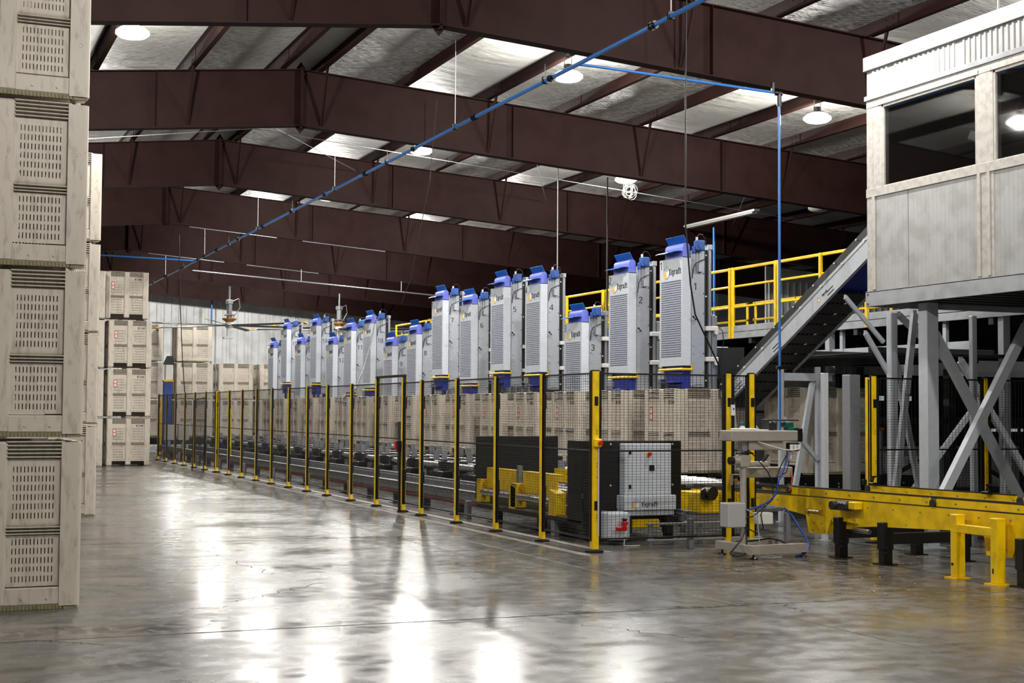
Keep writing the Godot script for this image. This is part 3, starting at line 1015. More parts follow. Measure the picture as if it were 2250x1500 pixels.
func make_station(label: String) -> Node3D:
	# x from 0 (aisle end) to 3.1, centred on z 0
	var t := thing("roller_conveyor", label, "conveyor", Vector3.ZERO, 0, "roller conveyors along the line")
	for s: float in [1.0, -1.0]:
		var f := MB.new()
		f.cspan(Vector3(0, 0.44, s * 0.6 - 0.03), Vector3(3.15, 0.57, s * 0.6 + 0.03), 0.006)
		f.span(Vector3(0.0, 0.57, s * 0.62 - 0.02), Vector3(2.9, 0.6, s * 0.62 + 0.02))
		part("side_frame", f, M.black, t)
		var bo := MB.new()
		for k in 12: bo.tube(Vector3(0.06 + 0.26 * k, 0.5, s * 0.6 + 0.03), Vector3(0.06 + 0.26 * k, 0.5, s * 0.6 + 0.04), 0.012, 6)
		part("bolts", bo, M.chrome, t)
		for x: float in [0.3, 2.6]:
			var l := MB.new()
			l.cspan(Vector3(x - 0.05, 0.012, s * 0.52 - 0.05), Vector3(x + 0.05, 0.44, s * 0.52 + 0.05), 0.006)
			l.span(Vector3(x - 0.08, 0, s * 0.52 - 0.08), Vector3(x + 0.08, 0.012, s * 0.52 + 0.08))
			part("leg", l, M.galvanised, t)
		for x: float in [0.45, 1.6]:
			var g := MB.new()
			g.cspan(Vector3(x, 0.57, s * 0.66 - 0.02), Vector3(x + 0.11, 0.76, s * 0.66 + 0.015), 0.005)
			part("guide_tab", g, M.galvanised, t)
	var e := MB.new()
	e.tube(Vector3(0.03, 0.545, -0.5), Vector3(0.03, 0.545, 0.5), 0.052, 16)
	part("drum", e, M.chrome, t)
	for k in range(1, 12):
		var r := MB.new()
		r.tube(Vector3(0.03 + 0.26 * k, 0.565, -0.57), Vector3(0.03 + 0.26 * k, 0.565, 0.57), 0.032, 10)
		part("roller", r, M.chrome, t)
	var d := MB.new()
	d.cspan(Vector3(-0.03, 0.46, 0.5), Vector3(0.09, 0.62, 0.66), 0.01)
	d.cspan(Vector3(-0.03, 0.46, -0.66), Vector3(0.09, 0.62, -0.5), 0.01)
	d.cspan(Vector3(0.1, 0.3, -0.45), Vector3(0.9, 0.42, 0.4), 0.01)
	part("drive_box", d, M.black_plastic, t)
	return t

# ---------------------------------------------------------------- track and transfer car inside the fence
func track_and_car() -> void:
	for s in [[7.42, "nearest the fence"], [8.42, "beside the roller conveyors"]]:
		var x: float = s[0]
		var t := thing("rail_track", "long pale galvanised rail beam on black feet, the one %s" % s[1], "track", Vector3(x, 0, -15.2))
		var b := MB.new()
		var Lz := -33.0
		b.span(Vector3(-0.05, 0.215, Lz), Vector3(-0.042, 0.36, 0))
		b.cspan(Vector3(-0.05, 0.345, Lz), Vector3(0.06, 0.362, 0), 0.003)
		b.span(Vector3(-0.05, 0.215, Lz), Vector3(0.06, 0.227, 0))
		b.cspan(Vector3(-0.06, 0.305, Lz), Vector3(-0.05, 0.325, 0), 0.003)
		part("beam", b, M.galvanised, t)
		if x < 8:
			var r := MB.new()
			r.cspan(Vector3(-0.075, 0.165, Lz), Vector3(-0.03, 0.212, -0.1), 0.008)
			part("conductor_rail", r, M.red_paint, t)
			var es := MB.new()
			es.cspan(Vector3(-0.12, 0.06, -0.02), Vector3(0.15, 0.37, 0.22), 0.02)
			part("end_stop", es, M.machine_grey, t)
		for k in 22:
			var z := -0.5 - k * 1.5
			var l := MB.new()
			l.cspan(Vector3(-0.03, 0.01, z - 0.05), Vector3(0.07, 0.215, z + 0.05), 0.005)
			l.span(Vector3(-0.1, 0, z - 0.1), Vector3(0.12, 0.012, z + 0.1))
			part("foot", l, M.black, t)
			if k % 2 == 0 and x < 8:
				var q := MB.new()
				q.cspan(Vector3(-0.2, 0.0, z - 0.72), Vector3(-0.13, 0.25, z - 0.62), 0.004)
				part("stake", q, M.galvanised, t)
	var c := thing("transfer_car", "yellow bin transfer car with black end guards and a grey electric cabinet", "machine", Vector3(7.2, 0, -15.45))
	var f := MB.new()
	f.cspan(Vector3(0, 0.16, -0.05), Vector3(1.28, 1.167, 0), 0.004)
	for k in 16: f.span(Vector3(0.01, 0.2 + k * 0.06, -0.001), Vector3(1.27, 0.21 + k * 0.06, 0.004))
	f.cspan(Vector3(0, 0.2, -0.45), Vector3(0.03, 1.167, -0.04), 0.004)
	for k in 14: f.span(Vector3(-0.004, 0.24 + k * 0.065, -0.45), Vector3(0.0, 0.25 + k * 0.065, -0.05))
	part("front_guard", f, M.black, c)
	var fb := MB.new()
	for x: float in [0.35, 1.16]:
		for y: float in [0.19, 0.65, 1.13]: fb.tube(Vector3(x, y, 0), Vector3(x, y, 0.008), 0.012, 8)
	part("guard_bolts", fb, M.white_plastic, c)
	var r := MB.new()
	r.cspan(Vector3(0, 0.3, -3.5), Vector3(1.22, 1.16, -3.45), 0.004)
	for k in 13: r.span(Vector3(0.01, 0.34 + k * 0.063, -3.45), Vector3(1.21, 0.35 + k * 0.063, -3.444))
	part("rear_guard", r, M.black, c)
	var cab := MB.new()
	cab.cspan(Vector3(0.46, 0.54, 0.0), Vector3(1.07, 1.14, 0.14), 0.008)
	cab.span(Vector3(0.47, 0.55, 0.14), Vector3(1.06, 1.13, 0.146))
	part("cabinet", cab, M.machine_grey, c)
	var hn := MB.new()
	for y: float in [0.64, 1.04]:
		hn.cspan(Vector3(0.51, y - 0.025, 0.146), Vector3(0.54, y + 0.025, 0.16), 0.004)
	hn.cspan(Vector3(0.775, 0.825, 0.146), Vector3(0.84, 0.89, 0.16), 0.004)
	part("cabinet_lock", hn, M.black_plastic, c)
	var es := MB.new()
	es.cspan(Vector3(0.74, 0.99, 0.146), Vector3(0.79, 1.04, 0.155), 0.004)
	part("stop_plate", es, M.logo_yellow, c)
	var eb := MB.new()
	eb.tube(Vector3(0.768, 1.017, 0.155), Vector3(0.768, 1.017, 0.19), 0.022, 14)
	part("stop_button", eb, M.red_plastic, c)
	var tr := MB.new()
	tr.cspan(Vector3(0.425, 0.37, 0.0), Vector3(1.105, 0.54, 0.2), 0.008)
	tr.cspan(Vector3(0.43, 0.305, 0.0), Vector3(1.1, 0.37, 0.16), 0.008)
	part("logo_tray", tr, M.machine_grey, c)
	logo(c, Vector3(0.575, 0.44, 0.201), 0.1, 0.0)
	words("Eqraft", 0.048, M.black_print, c, Vector3(0.755, 0.437, 0.201), 0.0, true, "lettering", 700)
	var uf := MB.new()
	for x: float in [0.4, 1.0]: uf.cspan(Vector3(x, 0.1, 0.02), Vector3(x + 0.15, 0.3, 0.16), 0.01)
	uf.cspan(Vector3(0.0, 0.2, -3.4), Vector3(1.25, 0.26, -0.05), 0.01)
	part("underframe", uf, M.black, c)
	var dr := MB.new()
	dr.cspan(Vector3(0.58, 0.15, 0.02), Vector3(0.95, 0.26, 0.1), 0.02)
	part("drive_cover", dr, M.yellow, c)
	# two bin bays with yellow guide sides and rollers lying along the track
	for k in 2:
		var z0 := -1.0 - k * 1.28
		var y := MB.new()
		y.cspan(Vector3(0.1, 0.46, z0 - 1.05), Vector3(0.125, 0.735, z0 + 0.02), 0.004)
		y.cspan(Vector3(0.1, 0.725, z0 - 1.05), Vector3(0.2, 0.737, z0 + 0.02), 0.003)
		y.prism([Vector2(0, 0.25), Vector2(0.22, 0.25), Vector2(0.22, 0.52), Vector2(0.0, 0.56)], Vector3(0.0, 0, z0 + 0.0), Vector3(0, 0, 1), Vector3.UP, Vector3(0.13, 0, 0))
		y.cspan(Vector3(0.0, 0.27, z0 - 1.22), Vector3(0.14, 0.58, z0 - 1.02), 0.006)
		part("side_guide", y, M.yellow, c)
		var ro := MB.new()
		ro.tube(Vector3(0.05, 0.41, z0 - 1.03), Vector3(0.05, 0.41, z0 + 0.02), 0.055, 18)
		part("drum", ro, M.chrome, c)
		for q in range(1, 5):
			var rr := MB.new()
			rr.tube(Vector3(0.05 + q * 0.25, 0.5, z0 - 1.03), Vector3(0.05 + q * 0.25, 0.5, z0 + 0.02), 0.05, 14)
			part("roller", rr, M.chrome, c)
		var y2 := MB.new()
		y2.cspan(Vector3(1.1, 0.46, z0 - 1.05), Vector3(1.125, 0.72, z0 + 0.02), 0.004)
		part("far_guide", y2, M.yellow, c)
	var se := MB.new()
	se.cspan(Vector3(0.1, 0.55, -2.26), Vector3(0.16, 0.8, -2.2), 0.005)
	se.cspan(Vector3(0.9, 0.6, -1.0), Vector3(0.96, 0.82, -0.94), 0.005)
	se.cspan(Vector3(1.0, 0.6, -1.35), Vector3(1.06, 0.82, -1.29), 0.005)
	part("sensor_bracket", se, M.galvanised, c)
	var ho := MB.new()
	ho.path([Vector3(-0.02, 0.36, 0.03), Vector3(-0.03, 0.5, 0.05), Vector3(-0.02, 0.56, 0.02), Vector3(0.02, 0.5, -0.02), Vector3(0.03, 0.36, -0.03)], 0.014, 8)
	part("hose", ho, M.black_plastic, c)
	# cable ladder in front of the car and the grey post before it
	var la := thing("cable_ladder", "low grey perforated ladder frame under the front of the transfer car", "frame", Vector3(7.75, 0, -14.95))
	for y: float in [0.05, 0.235]:
		var q := MB.new()
		q.cspan(Vector3(0, y - 0.012, 0), Vector3(1.5, y + 0.012, 0.05), 0.003)
		part("rail", q, M.galvanised, la)
	for k in 5:
		var q := MB.new()
		q.cspan(Vector3(0.02 + k * 0.32, 0.0, 0.01), Vector3(0.075 + k * 0.32, 0.24, 0.04), 0.003)
		part("upright", q, M.galvanised, la)
	var gp := thing("guard_post", "short square galvanised post standing before the transfer car", "post", Vector3(8.03, 0, -14.42))
	var g := MB.new()
	g.cspan(Vector3(-0.03, 0, -0.03), Vector3(0.03, 0.33, 0.03), 0.004)
	part("tube", g, M.galvanised, gp)
	var ex := thing("power_plug", "red power connector with a black top and pale hose beside the track end stop", "connector", Vector3(7.46, 0.17, -14.9))
	var e := MB.new()
	e.cspan(Vector3(-0.035, 0, -0.03), Vector3(0.035, 0.11, 0.03), 0.01)
	e.cspan(Vector3(-0.11, 0.0, -0.02), Vector3(-0.035, 0.05, 0.02), 0.01)
	part("plug_body", e, M.red_plastic, ex)
	var e2 := MB.new()
	e2.cspan(Vector3(-0.03, 0.11, -0.025), Vector3(0.02, 0.145, 0.025), 0.008)
	part("plug_top", e2, M.black_plastic, ex)
	var e3 := MB.new()
	e3.path([Vector3(0.03, 0.12, 0.0), Vector3(0.01, 0.02, 0.05), Vector3(-0.03, -0.06, 0.06), Vector3(-0.04, -0.158, 0.06), Vector3(0.02, -0.162, 0.1), Vector3(0.15, -0.16, 0.08)], 0.007, 6)
	part("hose", e3, M.cable_white, ex)

# ---------------------------------------------------------------- the mesh fence
var mesh_cache := {}
func fence_panel(label: String, a: Vector3, b: Vector3, h0 := 0.13, h1 := 1.925, mid := true) -> Node3D:
	var w := a.distance_to(b)
	var t := thing("mesh_barrier", label, "fence", a, atan2(-(b.z - a.z), b.x - a.x), "")
	var key := "%.2f %.2f %.2f" % [w, h0, h1]
	if not mesh_cache.has(key):
		var f := MB.new()
		f.span(Vector3(0, h0, -0.01), Vector3(0.022, h1, 0.01))
		f.span(Vector3(w - 0.022, h0, -0.01), Vector3(w, h1, 0.01))
		f.span(Vector3(0, h1 - 0.018, -0.01), Vector3(w, h1, 0.01))
		f.span(Vector3(0, h0, -0.01), Vector3(w, h0 + 0.018, 0.01))
		if mid: f.span(Vector3(0, 1.075, -0.009), Vector3(w, 1.09, 0.009))
		var g := MB.new()
		var r := 0.0015
		var nx := int(round(w / 0.049))
		for k in range(1, nx):
			var x := w * k / nx
			g.span(Vector3(x - r, h0, -r), Vector3(x + r, h1, r))
		var ny := int(round((h1 - h0) / 0.0305))
		for k in range(1, ny):
			var y := lerpf(h0, h1, float(k) / ny)
			g.span(Vector3(0, y - r, r), Vector3(w, y + r, 3 * r))
		mesh_cache[key] = [f.mesh(), g.mesh()]
	part("frame", mesh_cache[key][0], M.black, t)
	part("wire_mesh", mesh_cache[key][1], M.black, t).set_meta("kind", "stuff")
	return t

func fence_post(label: String, at: Vector3, width := 0.05, turn := 0.0, h := 1.94) -> Node3D:
	var t := thing("fence_post", label, "post", at, turn)
	var p := MB.new()
	var hw := width / 2
	p.cspan(Vector3(-hw, 0.02, -0.035), Vector3(-hw + 0.004, h, 0.035), 0.001)
	p.cspan(Vector3(hw - 0.004, 0.02, -0.035), Vector3(hw, h, 0.035), 0.001)
	p.span(Vector3(-hw, 0.02, -0.035), Vector3(hw, h, -0.031))
	p.cspan(Vector3(-hw - 0.002, 0.02, -0.037), Vector3(hw + 0.002, 0.11, 0.04), 0.003)
	part("channel", p, M.yellow, t)
	var k := MB.new()
	k.span(Vector3(-hw + 0.005, 0.11, -0.03), Vector3(hw - 0.005, h + 0.006, 0.03))
	for y: float in [1.62, 0.55]: k.cspan(Vector3(-hw * 0.6, y - 0.09, -0.02), Vector3(hw + 0.008, y + 0.09, 0.044), 0.004)
	part("clamp_strip", k, M.black_plastic, t)
	var f := MB.new()
	f.lathe([Vector2(0, 0), Vector2(0.085, 0.0), Vector2(0.088, 0.018), Vector2(0.06, 0.03), Vector2(0, 0.03)], 14)
	part("foot", f, M.rubber, t)
	return t

func solid_post(label: String, at: Vector3, w := 0.075, h := 1.94, plates := true) -> Node3D:
	var t := thing("fence_post", label, "post", at)
	var p := MB.new()
	p.cspan(Vector3(-w / 2, 0.02, -w / 2), Vector3(w / 2, h, w / 2), 0.004)
	part("tube", p, M.yellow, t)
	var k := MB.new()
	k.span(Vector3(-w / 2, h, -w / 2), Vector3(w / 2, h + 0.012, w / 2))
	k.span(Vector3(w / 2, 0.12, -0.012), Vector3(w / 2 + 0.03, h, 0.012))
	k.span(Vector3(-w / 2 - 0.02, 0.12, -0.012), Vector3(-w / 2, h, 0.012))
	if plates:
		for y: float in [1.62, 0.5]: k.cspan(Vector3(-0.02, y - 0.05, w / 2), Vector3(0.022, y + 0.05, w / 2 + 0.01), 0.003)
	part("edge_clips", k, M.black_plastic, t)
	var d := MB.new()
	for y: float in [1.3, 1.27, 0.95, 0.92, 0.4, 0.37, 0.8]: d.tube(Vector3(0.012, y, w / 2 - 0.001), Vector3(0.012, y, w / 2 + 0.001), 0.006, 8)
	part("bolt_holes", d, M.black, t)
	var f := MB.new()
	f.lathe([Vector2(0, 0), Vector2(0.1, 0.0), Vector2(0.104, 0.02), Vector2(0.07, 0.035), Vector2(0, 0.035)], 16)
	part("foot", f, M.rubber, t)
	return t

func fence() -> void:
	var X := 6.82
	var zs := [-14.35, -15.76, -17.22, -18.66, -20.14, -20.98, -22.33, -23.78, -25.3, -26.72, -28.16, -29.62, -31.06, -32.54, -33.98, -35.4, -36.9, -38.4, -39.9, -41.4, -42.9, -44.4]
	for i in zs.size():
		var at := Vector3(X, 0, zs[i])
		var lab := "yellow and black fence post, %s along the aisle from the corner" % ORD[i]
		if i == 0:
			solid_post("thick yellow corner post of the mesh fence carrying a red stop button", at)
		elif i == 15:
			solid_post("broad yellow fence post with black clips beside the leaning loose mesh panel", at, 0.07)
		elif i == 5 or i == 6:
			fence_post("yellow and black gate post, the %s of the two joined by a black top bar" % ["nearer", "farther"][i - 5], at, 0.06, 0, 2.0)
		else:
			fence_post(lab, at)
		if i > 0:
			var pl := "black wire mesh between the %s and %s posts along the aisle" % [ORD[i - 1], ORD[i]]
			if i == 6: pl = "black wire mesh gate leaf between the two gate posts in the aisle fence"
			fence_panel(pl, Vector3(X, 0, zs[i - 1] - 0.045), Vector3(X, 0, zs[i] + 0.045))
	var gb := thing("gate_bar", "black bar across the top of the two gate posts", "bar", Vector3(X, 2.0, -20.98))
	var b := MB.new()
	b.cspan(Vector3(-0.025, 0.006, -1.38), Vector3(0.025, 0.045, 0.05), 0.004)
	part("bar", b, M.black, gb)
	var lk := thing("gate_lock", "dark gate interlock plate with a red key box on the gate post", "lock", Vector3(X - 0.03, 0.62, -20.98))
	var l := MB.new()
	l.cspan(Vector3(-0.012, 0.0, -0.16), Vector3(0.0, 0.72, -0.04), 0.003)
	part("plate", l, M.dark_guard, lk)
	var l2 := MB.new()
	l2.cspan(Vector3(-0.07, 0.3, -0.14), Vector3(-0.012, 0.43, -0.06), 0.006)
	part("key_box", l2, M.red_plastic, lk)
	var l3 := MB.new()
	l3.cspan(Vector3(-0.06, 0.28, -0.05), Vector3(-0.01, 0.44, 0.03), 0.006)
	l3.cspan(Vector3(-0.045, -0.6, -0.01), Vector3(-0.015, 0.28, 0.03), 0.005)
	part("bolt_case", l3, M.black_plastic, lk)
	var l4 := MB.new()
	l4.tube(Vector3(-0.04, 0.36, -0.14), Vector3(-0.05, 0.36, -0.3), 0.012, 8)
	part("handle", l4, M.white_plastic, lk)
	var sp := thing("stop_button", "red mushroom stop button in a yellow box on the corner fence post", "button", Vector3(X, 1.17, -14.31))
	var s1 := MB.new()
	s1.cspan(Vector3(-0.035, -0.045, 0.0), Vector3(0.045, 0.045, 0.05), 0.008)
	part("box", s1, M.yellow, sp)
	var s2 := MB.new()
	s2.tube(Vector3(0.02, 0, 0.05), Vector3(0.02, 0, 0.085), 0.024, 16)
	part("button", s2, M.red_plastic, sp)
	var s3 := MB.new()
	s3.cspan(Vector3(0.015, -1.0, 0.0), Vector3(0.033, -0.05, 0.014), 0.003)
	part("conduit", s3, M.cable_white, sp)
	# loose panel leaning by the broad post
	var lp := fence_panel("loose black mesh panel leaning askew before the aisle fence", Vector3(6.7, 0, -35.75), Vector3(6.7, 0, -36.75), 0.0, 1.8, false)
	lp.position = Vector3(6.55, 0, -35.6)
	lp.rotation = Vector3(0.03, PI / 2 + 0.1, -0.06)
	# front side, facing the camera
	var fx := [6.82, 8.47, 8.77, 10.42, 12.05, 13.7]
	for i in range(1, fx.size()):
		solid_post("yellow front fence post facing the camera, %s to the right of the corner post" % ORD[i - 1], Vector3(fx[i], 0, -14.36), 0.06 if i < 4 else 0.05)
	for i in fx.size() - 1:
		if i == 2: continue
		fence_panel("black wire mesh panel of the front fence, %s to the right of the corner" % ORD[i if i < 2 else i - 1], Vector3(fx[i] + 0.06, 0, -14.36), Vector3(fx[i + 1] - 0.05, 0, -14.36))
	var sw := thing("safety_switch", "small white switch box with a blue dot on the yellow front post", "switch", Vector3(8.5, 1.5, -14.32))
	var w := MB.new()
	w.cspan(Vector3(-0.02, -0.03, 0), Vector3(0.025, 0.09, 0.03), 0.004)
	part("case", w, M.white_plastic, sw)
	var w2 := MB.new()
	w2.tube(Vector3(0.004, 0.045, 0.03), Vector3(0.004, 0.045, 0.033), 0.01, 12)
	part("dot", w2, M.deep_blue, sw)
	var w3 := MB.new()
	w3.path([Vector3(0, -0.03, 0.01), Vector3(0.0, -0.1, 0.012), Vector3(-0.02, -0.2, 0.005)], 0.004, 5)
	part("cable", w3, M.cable_black, sw)
	var br := thing("sensor_bracket", "folded steel sensor bracket with a brass eye low on the yellow front post", "bracket", Vector3(8.5, 0.72, -14.32))
	var q := MB.new()
	q.cspan(Vector3(-0.03, -0.02, 0), Vector3(-0.02, 0.1, 0.06), 0.003)
	q.cspan(Vector3(-0.03, 0.09, 0), Vector3(0.08, 0.1, 0.06), 0.003)
	part("plate", q, M.stainless, br)
	var q2 := MB.new()
	q2.tube(Vector3(0.02, 0.03, 0.0), Vector3(0.02, 0.03, 0.06), 0.025, 14)
	part("eye", q2, M.gold_brown, br)
	# light curtain posts flanking the infeed
	var lc := thing("light_curtain", "slim yellow light-curtain bar on the yellow post right of the infeed conveyor", "sensor", Vector3(10.3, 0.62, -14.3))
	var cu := MB.new()
	cu.cspan(Vector3(-0.02, 0.0, -0.02), Vector3(0.02, 1.3, 0.02), 0.004)
	part("bar", cu, M.yellow, lc)
	var cu2 := MB.new()
	cu2.span(Vector3(-0.008, 0.02, 0.02), Vector3(0.008, 1.28, 0.022))
	cu2.cspan(Vector3(-0.07, 0.06, -0.02), Vector3(0.06, 0.12, 0.01), 0.004)
	part("lens", cu2, M.black_plastic, lc)

# ---------------------------------------------------------------- yellow infeed conveyor in front of the fence
func zy(poly: Array, x0: float, x1: float, b: MB) -> void:   # outline in (z, y), thick from x0 to x1
	b.prism(poly, Vector3(x1, 0, 0), Vector3(0, 0, 1), Vector3.UP, Vector3(x0 - x1, 0, 0))

func infeed_conveyor() -> void:
	var t := thing("infeed_conveyor", "long yellow chain conveyor on black legs coming out of the fence at the right", "conveyor", Vector3(9.03, 0, -13.0))
	var rise := 0.0083
	var zA := -3.2; var zB := 6.0
	for s: float in [0.0, 1.04]:
		var lo := MB.new()
		var pts := [Vector2(zA, 0.56), Vector2(zA, 0.44), Vector2(-1.75, 0.43), Vector2(-1.32, 0.455), Vector2(-0.66, 0.40), Vector2(-0.6, 0.21), Vector2(-0.26, 0.225), Vector2(-0.19, 0.385), Vector2(0.6, 0.365), Vector2(1.8, 0.42), Vector2(2.2, 0.44), Vector2(2.24, 0.23), Vector2(2.58, 0.24), Vector2(2.65, 0.42), Vector2(zB, 0.45), Vector2(zB, 0.625), Vector2(2.7, 0.625), Vector2(0.17, 0.597), Vector2(-1.7, 0.587)]
		zy(pts, s, s + 0.02, lo)
		part("side_panel", lo, M.yellow, t)
		var sl := MB.new()
		zy([Vector2(zA, 0.562), Vector2(-1.7, 0.589), Vector2(2.7, 0.628), Vector2(zB, 0.628), Vector2(zB, 0.638), Vector2(2.7, 0.638), Vector2(-1.7, 0.6), Vector2(zA, 0.572)], s - 0.004, s + 0.03, sl)
		part("chain_slot", sl, M.black, t)
		for q in [[-0.98, 1.43], [1.5, zB]]:
			var up := MB.new()
			var za: float = q[0]
			var zb: float = q[1]
			zy([Vector2(za, 0.605 + za * rise), Vector2(zb - 0.03, 0.605 + zb * rise * 0.8), Vector2(zb, 0.625 + zb * rise * 0.8), Vector2(zb, 0.7 + zb * 0.005), Vector2(za + 0.05, 0.697 + za * 0.005), Vector2(za, 0.66)], s + 0.004, s + 0.024, up)
			part("guide_rail", up, M.yellow, t)
			var cp := MB.new()
			cp.bar(Vector3(s + 0.012, 0.703 + za * 0.005, za + 0.04), Vector3(s + 0.012, 0.705 + zb * 0.005, zb), 0.03, 0.008)
			part("cap_strip", cp, M.black, t)
			var wh := MB.new()
			wh.tube(Vector3(s - 0.02, 0.655, za + 0.0), Vector3(s + 0.03, 0.655, za + 0.0), 0.038, 14)
			part("chain_wheel", wh, M.dark_grey, t)
		var bo := MB.new()
		for k in 19:
			var z := -2.9 + k * 0.42
			bo.tube(Vector3(s - 0.006, 0.655 + z * 0.006, z + 0.1), Vector3(s, 0.655 + z * 0.006, z + 0.1), 0.009, 7)
			bo.tube(Vector3(s - 0.006, 0.545 + z * 0.008, z), Vector3(s, 0.545 + z * 0.008, z), 0.009, 7)
			if k % 2: bo.tube(Vector3(s - 0.006, 0.4 + maxf(0, z) * 0.02, z + 0.2), Vector3(s, 0.4 + maxf(0, z) * 0.02, z + 0.2), 0.008, 7)
		for p in [[-0.5, 0.33], [-0.36, 0.33], [-0.52, 0.25], [-0.3, 0.25], [2.3, 0.3], [2.5, 0.3], [2.3, 0.26]]: bo.tube(Vector3(s - 0.006, p[1], p[0]), Vector3(s, p[1], p[0]), 0.009, 7)
		part("bolts", bo, M.galvanised, t)
	var ch := MB.new()
	for x: float in [0.05, 0.99]: ch.bar(Vector3(x, 0.6, zA), Vector3(x, 0.66, zB), 0.03, 0.03)
	part("chain", ch, M.dark_grey, t)
	var ends := MB.new()
	ends.cspan(Vector3(0.02, 0.24, -0.62), Vector3(1.04, 0.36, -0.58), 0.004)
	ends.cspan(Vector3(0.02, 0.24, -0.27), Vector3(1.04, 0.36, -0.23), 0.004)
	ends.cspan(Vector3(0.02, 0.26, 2.28), Vector3(1.04, 0.4, 2.32), 0.004)
	ends.cspan(Vector3(0.02, 0.45, zA), Vector3(1.04, 0.5, zA + 0.05), 0.004)
	part("cross_plate", ends, M.yellow, t)
	var mo := MB.new()
	mo.cspan(Vector3(-0.12, 0.5, -0.02), Vector3(0.0, 0.6, 0.26), 0.03)
	mo.tube(Vector3(-0.17, 0.55, 0.06), Vector3(-0.1, 0.55, 0.06), 0.045, 16)
	for k in 4: mo.tube(Vector3(-0.13, 0.53 + 0.04 * (k % 2), 0.15 + 0.05 * (k / 2)), Vector3(-0.12, 0.53 + 0.04 * (k % 2), 0.15 + 0.05 * (k / 2)), 0.01, 8)
	part("gearbox", mo, M.dark_guard, t)
	var mc := MB.new()
	mc.cspan(Vector3(-0.1, 0.52, 0.26), Vector3(0.0, 0.6, 0.38), 0.008)
	part("gearbox_cover", mc, M.yellow, t)
	var gu := MB.new()
	gu.prism([Vector2(-0.05, 0.3), Vector2(0.1, 0.3), Vector2(0.22, 0.4), Vector2(0.1, 0.42)], Vector3(0.1, 0, 0), Vector3(0, 0, 1), Vector3.UP, Vector3(-0.06, 0, 0))
	part("chain_guard", gu, M.yellow, t)
	var sh := MB.new()
	sh.tube(Vector3(0.1, 0.29, -0.02), Vector3(0.1, 0.29, 0.35), 0.025, 10)
	sh.tube(Vector3(-0.012, 0.45, -0.6), Vector3(-0.012, 0.452, -0.38), 0.014, 10)
	part("shaft", sh, M.chrome, t)
	var ha := MB.new()
	ha.cspan(Vector3(-0.02, 0.42, -0.64), Vector3(0.0, 0.48, -0.6), 0.004)
	ha.cspan(Vector3(-0.02, 0.42, -0.39), Vector3(0.0, 0.48, -0.35), 0.004)
	part("shaft_bracket", ha, M.gold_brown, t)
	for z: float in [-0.02, 0.735, 2.72, 4.2]:
		for x: float in [0.0, 0.96]:
			var l := MB.new()
			l.cspan(Vector3(x - 0.055, 0.15, z - 0.05), Vector3(x + 0.075, 0.42, z + 0.05), 0.004)
			l.cspan(Vector3(x - 0.04, 0.012, z - 0.045), Vector3(x + 0.065, 0.2, z + 0.045), 0.004)
			l.span(Vector3(x - 0.09, 0, z - 0.08), Vector3(x + 0.1, 0.012, z + 0.08))
			part("leg", l, M.black, t)
			var lb := MB.new()
			for y: float in [0.17, 0.12]: lb.tube(Vector3(x - 0.02, y, z + 0.045), Vector3(x - 0.02, y, z + 0.058), 0.014, 8)
			part("leg_bolts", lb, M.dark_guard, t)
		var cr := MB.new()
		cr.cspan(Vector3(0.05, 0.2, z - 0.03), Vector3(0.95, 0.31, z + 0.03), 0.004)
		part("cross_bar", cr, M.black, t)
	for z: float in [-0.85, 1.05]:                              # toggle latches standing on the far rail
		var tg := MB.new()
		tg.cspan(Vector3(0.98, 0.7, z - 0.05), Vector3(1.04, 0.73, z + 0.05), 0.006)
		tg.bar(Vector3(1.0, 0.72, z), Vector3(1.0, 0.8, z + 0.04), 0.012, 0.02)
		tg.bar(Vector3(1.0, 0.79, z + 0.0), Vector3(1.0, 0.8, z + 0.08), 0.012, 0.02)
		part("toggle_latch", tg, M.black_plastic, t)
	# yellow hoop guard standing beside it
	var g := thing("hoop_guard", "yellow square-tube hoop guard bolted to the floor before the conveyor", "guard", Vector3(8.93, 0, -10.76))
	for z: float in [-0.27, 0.27]:
		var l := MB.new()
		l.cspan(Vector3(-0.05, 0.012, z - 0.045), Vector3(0.05, 0.585, z + 0.045), 0.006)
		l.span(Vector3(-0.09, 0, z - 0.08), Vector3(0.09, 0.012, z + 0.08))
		part("upright", l, M.yellow, g)
	var cb := MB.new()
	cb.cspan(Vector3(-0.052, 0.42, -0.27), Vector3(0.0, 0.5, 0.27), 0.006)
	part("crossbar", cb, M.yellow, g)
	var ch2 := MB.new()
	ch2.box(Vector3(-0.0515, 0.13, -0.285), Vector3(0.002, 0.022, 0.03))
	ch2.box(Vector3(-0.0515, 0.12, 0.262), Vector3(0.002, 0.045, 0.016))
	part("paint_chips", ch2, M.black, g)
	# roller bed that takes the bins from the conveyor inside the fence
	var rb := thing("roller_bed", "short roller bed with black sides behind the front mesh", "conveyor", Vector3(9.0, 0, -17.6))
	for s: float in [-0.02, 1.2]:
		var f := MB.new()
		f.cspan(Vector3(s, 0.36, -1.2), Vector3(s + 0.03, 0.6, 1.3), 0.004)
		part("side_frame", f, M.black, rb)
	var fr := MB.new()
	fr.cspan(Vector3(-0.4, 0.3, 1.32), Vector3(1.25, 0.52, 1.36), 0.004)
	part("front_plate", fr, M.black, rb)
	var bb := MB.new()
	for k in 6: bb.tube(Vector3(-0.3 + 0.25 * k, 0.47, 1.36), Vector3(-0.3 + 0.25 * k, 0.47, 1.37), 0.012, 8)
	part("bolts", bb, M.galvanised, rb)
	for k in 9:
		var r := MB.new()
		r.tube(Vector3(0.0, 0.58, -1.1 + k * 0.27), Vector3(1.2, 0.58, -1.1 + k * 0.27), 0.035, 12)
		part("roller", r, M.chrome, rb)
